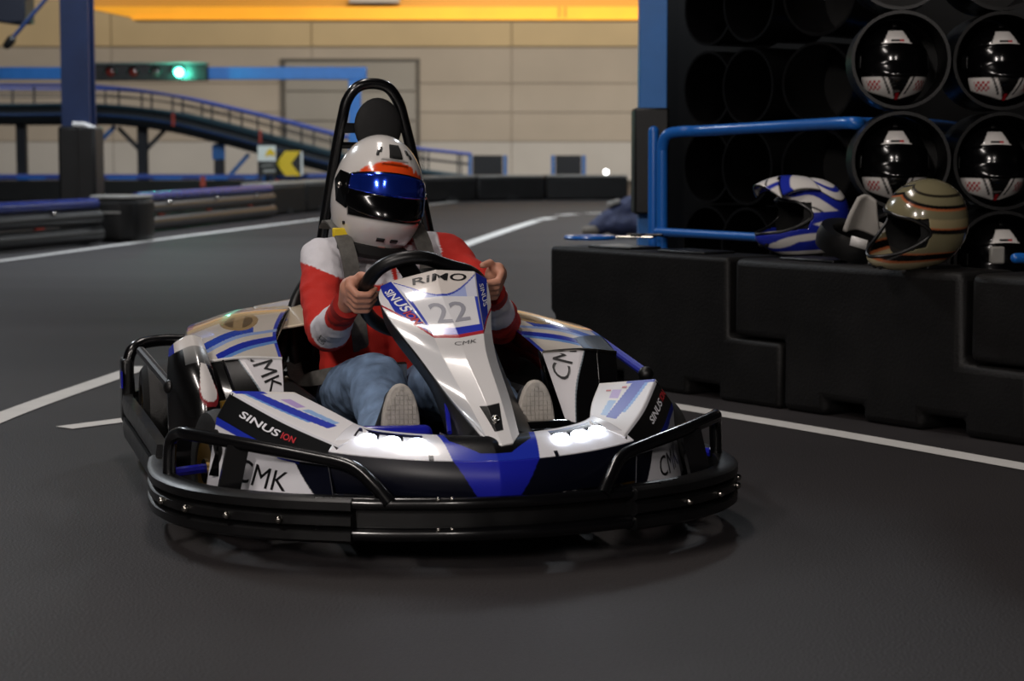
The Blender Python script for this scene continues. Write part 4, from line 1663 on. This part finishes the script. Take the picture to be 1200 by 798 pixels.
# --- side pods
BLK = C_BLACK
for s in (-1, 1):
    # top shell: rear to front
    top = [[(0.12, s * .20, .455), (0.12, s * .36, .445), (0.12, s * .50, .405)],
           [(0.42, s * .27, .455), (0.42, s * .42, .450), (0.42, s * .55, .418)],
           [(0.72, s * .335, .422), (0.72, s * .46, .430), (0.72, s * .575, .410)],
           [(0.98, s * .355, .380), (0.99, s * .46, .386), (0.98, s * .565, .375)]]
    ST = loft(top, 'cr')

    def ppaint(u, v, s=s):
        if s > 0 and v > .86 - .25 * max(0, u - .55) and u > .55:
            return C_BLACK
        w = v - .30 * u
        a = (u - .42) / .20
        b = (v - .50) / .16
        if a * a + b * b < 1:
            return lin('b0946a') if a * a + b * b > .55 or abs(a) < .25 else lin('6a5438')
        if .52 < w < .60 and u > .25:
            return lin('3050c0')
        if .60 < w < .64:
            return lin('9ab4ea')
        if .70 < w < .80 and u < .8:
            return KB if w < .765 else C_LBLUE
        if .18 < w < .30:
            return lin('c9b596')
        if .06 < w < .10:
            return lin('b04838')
        if u > .93 or u < .04:
            return lin('3a4cc0')
        return lin('ddd6cc')
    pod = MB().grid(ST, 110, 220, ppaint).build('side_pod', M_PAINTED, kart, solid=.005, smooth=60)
    # front face, tapering down to the foot of the pod
    fr = [[(0.98, s * .355, .380), (0.99, s * .46, .384), (0.985, s * .51, .380), (0.98, s * .565, .373)],
          [(1.06, s * .362, .310), (1.08, s * .425, .310), (1.08, s * .49, .300), (1.06, s * .54, .29)],
          [(1.15, s * .375, .215), (1.17, s * .405, .208), (1.17, s * .44, .205), (1.15, s * .47, .200)]]
    SP = loft(fr)

    def frpaint(u, v, s=s):
        if u < .40 - .14 * v:
            return lin('dedce0')
        if u < .42 - .14 * v:
            return lin('7c8890')
        return C_BLACK
    pf = MB().grid(SP, 150, 100, frpaint).build('pod_front', M_PAINTED, kart, solid=.005, smooth=35)
    if s < 0:
        letter('pod_emblem', 'CMK', SP, (.17, .18), (-.10, .72), (-.20, -.10), M_TXTBLK, pf, 0.004, toward=CAMK, bold=.0)
    else:
        letter('pod_emblem', 'CMK', SP, (.19, .08), (.12, -.80), (-.20, -.10), M_TXTBLK, pf, 0.004, toward=CAMK, bold=.0)
    MB().tube([SP(.67, 0) + Vector((.003, 0, .002)), SP(.67, .5) + Vector((.003, 0, .002)), SP(.67, 1)], .004, 8).build('edge_trim', M_BLACKGLOSS, pf)
    MB().tube([ST(u / 10, 1.0) + Vector((.003, 0, .001)) for u in range(11)], .004, 8).build('edge_trim', M_WHITEP if s < 0 else M_CHROME, pod)
    # inner black wall towards the seat and outer black wall
    MB().grid(loft([[ST(0, 0), ST(0, 0) + Vector((0, 0, -.3))], [ST(0, .35), ST(0, .35) + Vector((0, s * .01, -.28))], [ST(0, .7), ST(0, .7) + Vector((0, s * .01, -.27))],
                    [ST(0, 1), ST(0, 1) + Vector((.12, s * .01, -.22))]]), 4, 20).build('inner_wall', M_BLACKGLOSS, kart, solid=.005)
    MB().grid(loft([[ST(1, 0), ST(1, 0) + Vector((0, s * .06, -.25))], [ST(1, .35), ST(1, .35) + Vector((0, s * .07, -.25))], [ST(1, .7), ST(1, .7) + Vector((0, s * .05, -.25))],
                    [ST(1, 1), ST(1, 1) + Vector((.10, -s * .06, -.20))]]), 6, 20).build('outer_wall', M_BLACKGLOSS, kart, solid=.005)
    # rear deck panel beside the seat
    RP = quad((0.16, s * .16, .485), (0.16, s * .33, .455), (0.52, s * .325, .415), (0.50, s * .205, .430))

    def rpp(u, v):
        w = v + .3 * u
        if .75 < w < .95 and u > .5:
            return lin('4a58c8')
        return lin('d9cbb2') if w > .35 else lin('dcdae0')
    # fin in front of the rear wheel, with a white drop mark
    fin = [[(0.93, s * .560, .435), (0.93, s * .590, .442), (0.93, s * .625, .425), (0.90, s * .640, .405)],
           [(1.06, s * .545, .360), (1.07, s * .580, .372), (1.05, s * .625, .360), (0.98, s * .652, .345)],
           [(1.12, s * .530, .260), (1.14, s * .570, .262), (1.11, s * .615, .250), (1.02, s * .655, .240)],
           [(1.10, s * .540, .100), (1.12, s * .570, .100), (1.10, s * .610, .100), (1.02, s * .650, .100)]]
    SN = loft(fin, 'cr')

    def finpaint(u, v):
        if v < .12:
            return lin('d8d4d0') if u < .75 else KB
        if v < .30 and u < .55:
            return mix(lin('9a9a98'), lin('4a4c4e'), (v - .12) / .18)
        a = (u - .22) / (.20 * math.sqrt(max(.001, (v - .26) / .36)) + 1e-4)
        if .27 < v < .60 and abs(a) < 1 and (v < .5 or ((v - .5) / .1) ** 2 + a * a < 1):
            return lin('e6e2e0')
        if .27 < v < .63 and abs(a) < 1.12 and v > .44 and ((v - .5) / .125) ** 2 + a * a < 1.25:
            return lin('8a2a30')
        return lin('0c0c0d')
    if s < 0:
        MB().grid(SN, 70, 120, finpaint).build('wheel_fin', M_PAINTED, kart, solid=.006, smooth=60)
    MB().grid(RP, 20, 24, rpp).build('rear_deck_panel', M_PAINTED, kart, solid=.005)

# --- pedals, steering, seat, hoop
for s in (-1, 1):
    MB().capsule((1.63, s * .105, .262), (1.62, s * .245, .262), .020, .020, 14).build('pedal_bar', M_ROYAL if s < 0 else M_BLACKGLOSS, kart)
    MB().tube([(1.63, s * .17, .255), (1.66, s * .17, .16), (1.64, s * .17, .07)], .010, 8).build('pedal_arm', M_TUBEBLK, kart)
    MB().grid(quad((1.64, s * .09, .255), (1.63, s * .27, .255), (1.74, s * .27, .20), (1.74, s * .09, .20)), 3, 3).build('heel_guard', M_NAVY, kart, solid=.012)
WC = Vector((1.075, 0.012, .560))
wn = Vector((-.72, 0, .69)).normalized()
wy = Vector((0, 1, 0.06)).normalized()
wu = wn.cross(wy).normalized()
wu = wu if wu.z > 0 else -wu
RIMR = 0.160
def rimr(a):
    t = 0.0
    for k in range(-4, 5):
        c = math.cos(a + rad(7 * k) - rad(62))
        t += min(1.0, .60 / c) if c > .1 else 1.0
    return RIMR * 1.03 * t / 9


rim = [WC + wy * math.cos(a) * rimr(a) + wu * math.sin(a) * rimr(a) for a in [2 * PI * k / 96 for k in range(96)]]
sw = MB().tube(rim, .0185, 12, closed=True).build('steering_wheel', M_RUBBER, kart)
for a in (rad(185), rad(-5), rad(270), rad(120)):
    MB().bar(WC - wn * .02, WC + wy * math.cos(a) * rimr(a) * .97 + wu * math.sin(a) * rimr(a) * .97, .045, .012, wn).build('wheel_spoke', M_BLACK, sw)
MB().lathe([(.07, -.03), (.078, .01), (.05, .03)], WC, wn, 20).build('wheel_boss', M_BLACK, sw)
MB().tube([WC, (1.45, 0, .22)], .014, 10).build('steering_column', M_TUBEBLK, kart)

seat = [[(.27, y, .60) for y in (-.16, -.08, 0, .08, .16)], [(.26, -.235, .46), (.22, -.13, .44), (.21, 0, .44), (.22, .13, .44), (.26, .235, .46)],
        [(.36, -.24, .28), (.29, -.13, .25), (.28, 0, .24), (.29, .13, .25), (.36, .24, .28)], [(.56, -.245, .22), (.55, -.13, .105), (.55, 0, .095), (.55, .13, .105), (.56, .245, .22)],
        [(.80, -.22, .20), (.82, -.12, .13), (.82, 0, .14), (.82, .12, .13), (.80, .22, .20)]]
MB().grid(loft(seat, 'cr'), 24, 30).build('seat', M_BLACK, kart, solid=.02, smooth=60)

hoop = [kx(366, 420, .26), kx(371, 330, .28), kx(376, 290, .29), kx(390, 200, .31), kx(401, 140, .33), kx(407, 117, .335), kx(419, 102, .34), kx(437, 98, .34), kx(455, 103, .34), kx(467, 120, .335),
        kx(473, 140, .33), kx(484, 185, .32), kx(500, 260, .29), kx(512, 330, .27), kx(520, 400, .26)]
hoop[0].z = .12
hoop[-1].z = .12
MB().tube(spline(hoop, 6), .0165, 14).build('roll_hoop', M_TUBEBLK, kart)
hc = kx(443, 148, .345)
hr = MB().ball(hc, .075, 28, 14, (.26, .95, 1.12))
hr.build('headrest', mat('headrest_foam', '121213', .75, noise=.1, nscale=30), kart)
MB().bar(kx(402, 150, .33), kx(476, 150, .33), .02, .03).build('headrest_bracket', M_TUBEBLK, kart)
MB().tube([kx(397, 170, .32), kx(480, 172, .32)], .010, 8).build('hoop_brace', M_TUBEBLK, kart)

# --- harness straps lying over the driver's shoulders
def strap(pts, w, name='harness_strap'):
    P = spline(pts, 8)
    return MB().sweep(P, [(-w / 2, -.003), (w / 2, -.003), (w / 2, .003), (-w / 2, .003)], up=(1, 0, .35)).build(name, M_WEB, kart)


strap([(.36, -.135, .70), (.46, -.135, .725), (.56, -.128, .70), (.630, -.118, .640), (.645, -.108, .570), (.63, -.095, .48), (.62, -.08, .36)], .046)
strap([(.36, .070, .70), (.46, .085, .725), (.56, .095, .700), (.632, .105, .640), (.645, .108, .570), (.63, .10, .48), (.62, .08, .36)], .046)
MB().box(.575, -.128, .695, .02, .05, .026).build('strap_tag', mat('yellow_tag', 'e6c81c', .6), kart, 'yellow strap tag', bevel=.004)
strap([(.33, -.235, .30), (.50, -.235, .27), (.66, -.14, .30), (.70, 0, .30)], .046, 'lap_strap')
MB().box(.70, 0, .305, .02, .07, .06).build('harness_buckle', M_CHROME, kart, bevel=.006)

# ------------------------------------------------------------------ the driver
person = thing('person', 'driver in white helmet, red and white jacket and jeans steering the go-kart', 'person', KO, YAW - PI / 2)
SH = {-1: Vector((.47, -.165, .615)), 1: Vector((.47, .195, .625))}
EL = {-1: Vector((.735, -.195, .425)), 1: Vector((.73, .300, .440))}
GR = {-1: WC + wy * -RIMR * 1.03 + wu * .005, 1: WC + wy * RIMR * 1.03 + wu * .015}
WR = {}
for s in (-1, 1):
    WR[s] = GR[s] + Vector((-.075, s * .030, -.030))
HIP = {-1: Vector((.50, -.10, .215)), 1: Vector((.50, .10, .215))}
KNEE = {-1: Vector((1.06, -.118, .315)), 1: Vector((1.06, .15, .315))}
ANK = {-1: Vector((1.455, -.160, .205)), 1: Vector((1.46, .185, .205))}

# body: one continuous figure under the clothes, bare only at the hands and face
b = MB()
b.capsule((.48, 0, .26), (.46, 0, .52), .10, .11)
b.capsule((.46, 0, .60), (.50, 0, .74), .055, .05)
b.ball((.515, 0, .80), .088, 20, 14, (1.0, .86, 1.15))
for s in (-1, 1):
    b.capsule((.46, 0, .58), SH[s], .07, .05)
    b.capsule(SH[s], EL[s], .042, .035)
    b.capsule(EL[s], WR[s], .036, .025)
    b.capsule((.48, 0, .24), HIP[s], .09, .075)
    b.capsule(HIP[s], KNEE[s], .07, .05)
    b.capsule(KNEE[s], ANK[s], .048, .035)
    # hand closed on the rim: palm outside and behind the rim, fingers round its front
    g = GR[s]
    t = wu                                         # along the rim
    o = (wy * s)                                   # outwards
    f = -wn                                        # away from the driver, to the front
    R_ = .0165
    b.capsule(WR[s], g + o * .030 - f * .026, .025, .030)
    b.capsule(g + o * .030 - f * .020 + t * .026, g + o * .030 - f * .020 - t * .030, .019, .019)
    b.capsule(g + o * .036 - f * .004 + t * .028, g + o * .036 - f * .004 - t * .032, .013, .012)
    for k in range(4):
        off = t * (.031 - .0205 * k)
        ln = (.9, 1.0, .96, .80)[k]
        r0 = (.0098, .0102, .0098, .0088)[k]
        k0 = g + off + o * .034 + f * .004
        k1 = g + off + o * .022 + f * .028 * (.9 + .1 * ln)
        k2 = g + off - o * .010 * ln + f * .031
        k3 = g + off - o * .030 * ln + f * .012
        b.capsule(k0, k1, r0 * 1.08, r0, 12, 4)
        b.capsule(k1, k2, r0, r0 * .93, 12, 4)
        b.capsule(k2, k3, r0 * .93, r0 * .8, 12, 4)
    # thumb leaves the side of the palm and lies up over the rim
    b.capsule(g + o * .026 - f * .024 + t * .020, g + o * .008 - f * .026 + t * .046, .0125, .0110, 12, 4)
    b.capsule(g + o * .008 - f * .026 + t * .046, g - o * .016 - f * .010 + t * .056, .0110, .0090, 12, 4)
fused(b, .0042, 2).build('body', M_SKIN, person, smooth=80, fix=False)

# jacket ----------------------------------------------------------------------
j = MB()
j.capsule((.49, -.055, .24), (.465, -.075, .54), .125, .105)
j.capsule((.49, .055, .24), (.465, .09, .54), .125, .105)
j.capsule((.55, -.05, .30), (.535, -.05, .52), .085, .085)
j.capsule((.55, .05, .30), (.535, .06, .52), .085, .085)
j.capsule((.46, 0, .605), SH[-1], .085, .062)
j.capsule((.46, 0, .605), SH[1], .085, .062)
j.capsule((.465, 0, .62), (.50, 0, .69), .082, .068)
for s in (-1, 1):
    mid = SH[s].lerp(EL[s], .5) + Vector((0, s * .012, 0))
    j.capsule(SH[s], mid, .064, .060)
    j.capsule(mid, EL[s], .060, .056)
    j.capsule(EL[s], WR[s].lerp(EL[s], .10), .057, .036)
jk = fused(j, .0062, 4, (.0075, 15))


def near(p, a, b):
    d = b - a
    t = max(0, min(1, (p - a).dot(d) / d.length_squared))
    return t, (p - (a + d * t)).length


C_JR, C_JW = lin('c22418'), lin('dcdae0')
cs = []
for p in jk.v:
    p = Vector(p)
    c = C_JR
    ta, da = near(p, EL[-1], WR[-1])
    tb, db = near(p, EL[1], WR[1])
    tu, du = near(p, SH[-1], EL[-1])
    tv, dv = near(p, SH[1], EL[1])
    if da < .07 and ta > .01 and da <= du + .004:
        if .12 < ta < .58:
            c = C_JW
        elif .66 < ta < .72:
            c = lin('8a1a14')
    elif db < .07 and tb > .01 and db <= dv + .004:
        if .35 < tb < .78:
            c = C_JW
    else:
        lim = .548 + .42 * max(0, -p.y - .09)
        if p.z > lim and p.y < .170:
            c = C_JW
        if p.z > .655 and (p - Vector((.49, 0, .68))).length < .098:
            c = lin('a81c14')
        elif p.z > .545 and .018 < p.y < .030 and p.x > .5:
            c = C_JR
    cs.append(c)
jk.c = cs
jo = jk.build('jacket', M_CLOTH, person, smooth=80, fix=False)
# cuffs, front zip and chest lettering
for s in (-1, 1):
    d = (EL[s] - WR[s]).normalized()
    MB().tube([WR[s] + d * .005, WR[s] + d * .045], .0385, 20).build('cuff', mat('red_rib_cuff', '9a1a14', .9, bump=.2, bscale=300), jo)
Sc = quad((.655, .085, .575), (.645, .155, .590), (.640, .155, .615), (.650, .085, .605))
letter('chest_lettering', 'T', quad((.592, .13, .60), (.585, .165, .60), (.585, .165, .625), (.592, .13, .625)), (.5, .5), (.9, 0), (0, .8), M_TXTBLK, jo, .01, toward=CAMK)
letter('chest_lettering', 're', quad((.628, .02, .575), (.628, .08, .58), (.628, .08, .61), (.628, .02, .605)), (.5, .5), (.8, 0), (0, .7), M_TXTRED, jo, .006, toward=CAMK, bold=.02)
dW = (WR[-1] - EL[-1]).normalized()
dn = (CAMK - EL[-1]).normalized()
dn = (dn - dW * dn.dot(dW)).normalized()
dp = dW.cross(dn).normalized()
cc = EL[-1] + dW * .095 + dn * .056
letter('cuff_lettering', 'GCT', lambda u, v: cc + dW * (u - .5) * .07 + dp * (v - .5) * .05, (.5, .5), (.9, 0), (0, -.45), M_TXTBLK, jo, .003, toward=CAMK)

# jeans -----------------------------------------------------------------------
q = MB()
q.capsule((.47, -.05, .205), (.47, .05, .205), .105, .105)
for s in (-1, 1):
    q.capsule(HIP[s], KNEE[s] + Vector((-.03, 0, 0)), .095, .080)
    q.capsule(KNEE[s] + Vector((-.03, 0, 0)), KNEE[s] + Vector((.02, 0, -.01)), .080, .074)
    q.capsule(KNEE[s] + Vector((.02, 0, -.01)), ANK[s] + Vector((-.03, 0, .01)), .073, .056)
fused(q, .0075, 4, (.010, 13)).build('jeans', M_DENIM, person, smooth=80, fix=False)

# shoes -----------------------------------------------------------------------
for s in (-1, 1):
    a = ANK[s]
    toe = Vector((1.545, a.y + (.012 if s < 0 else 0.0), .335))
    heel = Vector((1.555, a.y + (.010 if s < 0 else 0.002), .135))
    sh = MB()
    sh.capsule(heel + Vector((-.035, 0, .01)), a, .036, .042)
    sh.capsule(heel + Vector((-.035, 0, .0)), toe + Vector((-.030, 0, -.01)), .038, .034)
    sh.capsule(a + Vector((-.01, 0, .02)), toe + Vector((-.035, 0, -.02)), .04, .034)
    so = fused(sh, .006, 4).build('shoe', mat('dark_shoe', '23262c', .7, noise=.2), person, smooth=80, fix=False)
    up = (toe - heel).normalized()
    n = Vector((1, 0, 0.05)).normalized()
    n = (n - up * n.dot(up)).normalized()
    sd = up.cross(n).normalized()
    out = []
    L = (toe - heel).length + .075
    for k in range(40):
        an = 2 * PI * k / 40
        y_, z_ = math.cos(an), math.sin(an)
        wdt = .050 if z_ > 0 else .040
        wdt *= 1 - .12 * math.exp(-((z_ + .1) / .3) ** 2)
        out.append((wdt * math.copysign(abs(y_) ** .85, y_), z_ * L / 2))
    cen_ = (toe + heel) / 2 + n * .004
    v = [cen_ + sd * x + up * y for x, y in out] + [cen_ + n * .020 + sd * x * .97 + up * y * .985 for x, y in out]
    m_ = len(out)
    MB().add(v, [tuple(range(m_ - 1, -1, -1)), tuple(range(m_, 2 * m_))] + [(i, (i + 1) % m_, m_ + (i + 1) % m_, m_ + i) for i in range(m_)]).build('shoe_sole', M_SOLE, so, bevel=.004)
    tr = MB()
    for iy in range(-4, 5):
        for iz in range(-11, 12):
            x, y = iy * .0105, iz * .0115
            if (x / .043) ** 2 + (y / (L / 2 - .008)) ** 2 < 1:
                c = cen_ + n * .021 + sd * x + up * y
                ro_ = Matrix((sd, up, n)).transposed()
                tr.box(c.x, c.y, c.z, .0085, .0095, .004, ro_)
    to = tr.build('tread_blocks', M_SOLE, so, smooth=0)
    to['kind'] = 'stuff'

# helmet ----------------------------------------------------------------------
hw = math.atan2(-1.0, 0.40)                     # world heading of the face
hel = bpy.data.objects.new('helmet', None)
COL.objects.link(hel)
hel.parent = person
hpos = kx(442.5, 227, .515)
hel.location = hpos
HS = 1.02
hel.scale = (HS, HS * .98, 1.145)
hel.rotation_euler = (Matrix.Rotation(hw - (YAW - PI / 2), 3, 'Z') @ Matrix.Rotation(rad(4), 3, 'Y') @ Matrix.Rotation(rad(-8), 3, 'X')).to_euler()
hel['label'] = 'white full-face helmet with blue mirrored visor and orange brow'


def drv_paint(az, el):
    a, e = dg(az), dg(el)
    top = 26 - 9 * (abs(a) / 66.) ** 2
    if abs(a) < 50 and top - 4 < e < top + 11 - 6.0 * (abs(a) / 45.) ** 2:
        fl = math.sin(a * .55) * 2.2
        if abs(a) < 22 and top + 6 < e < top + 8.5:
            return lin('5a1a08')
        if abs(a) < 30 or e < top + 5 + fl:
            return C_ORANGE
    if abs(e - (top + 12.5)) < 1.1 and abs(a) < 24:
        return C_GREY
    if abs(a) < 62 and -21 < e < top:
        return C_BLACK
    return lin('dedad6')


hs = helmet_shell('helmet_shell', hel, drv_paint, M_PAINTED, hole=neck_hole, na=160, ne=110)
patch(hel, 'visor', M_GLASSDK, -66, 66, -19, 26, .022, (36, 16), edge=lambda u: (-19 + 8 * abs(2 * u - 1) ** 2.2, 24 - 8 * abs(2 * u - 1) ** 2))
patch(hel, 'visor_film', M_MIRROR, -60, 60, 0, 26, .034, (36, 8), edge=lambda u: (1 + 2 * abs(2 * u - 1) ** 2, 22.5 - 7 * abs(2 * u - 1) ** 2), label='blue mirrored strip')
for s in (-1, 1):
    pv = MB()
    pts_ = [(s * 60, 16), (s * 84, 18), (s * 92, 8), (s * 80, -10), (s * 62, -14)]
    cen_ = helmet_point(rad(s * 74), rad(4)) * 1.02
    rng = [helmet_point(rad(a), rad(e)) * 1.045 for a, e in pts_]
    inn = [helmet_point(rad(a), rad(e)) * 1.0 for a, e in pts_]
    n = len(pts_)
    pv.add(rng + inn + [helmet_point(rad(s * 75), rad(4)) * 1.06], [(i, (i + 1) % n, n + (i + 1) % n, n + i) for i in range(n)] + [(i, (i + 1) % n, 2 * n) for i in range(n)])
    pv.build('visor_pivot', M_BLACKGLOSS, hel, smooth=0)
    MB().ball(helmet_point(rad(s * 75), rad(4)) * 1.06, .008, 10, 6).build('pivot_screw', M_CHROME, hel)
    for k in range(2):
        patch(hel, 'brow_vent', M_BLACK, s * (25 + 4 * k), s * (29 + 4 * k), 46 - 5 * k, 52 - 5 * k, .012, (3, 3))
    patch(hel, 'chin_vent', M_BLACK, s * 5, s * 17, -41, -38, .012, (8, 3))
    patch(hel, 'shell_snap', M_BLACK, s * 66, s * 69, -30, -27, .01, (3, 3))
patch(hel, 'top_vent', M_LINER, -11, 11, 40, 57, .022, (8, 6))
patch(hel, 'chin_logo', mat('faded_red_print', 'b07a74', .4), -9, 4, -55, -48, .008, (6, 4), solid=.0015)
MB().lathe([(.085, 0), (.10, .01), (.102, .03), (.088, .035)], (0.02, 0, -.158), (0, 0, 1), 32).build('neck_roll', M_LINER, hel)
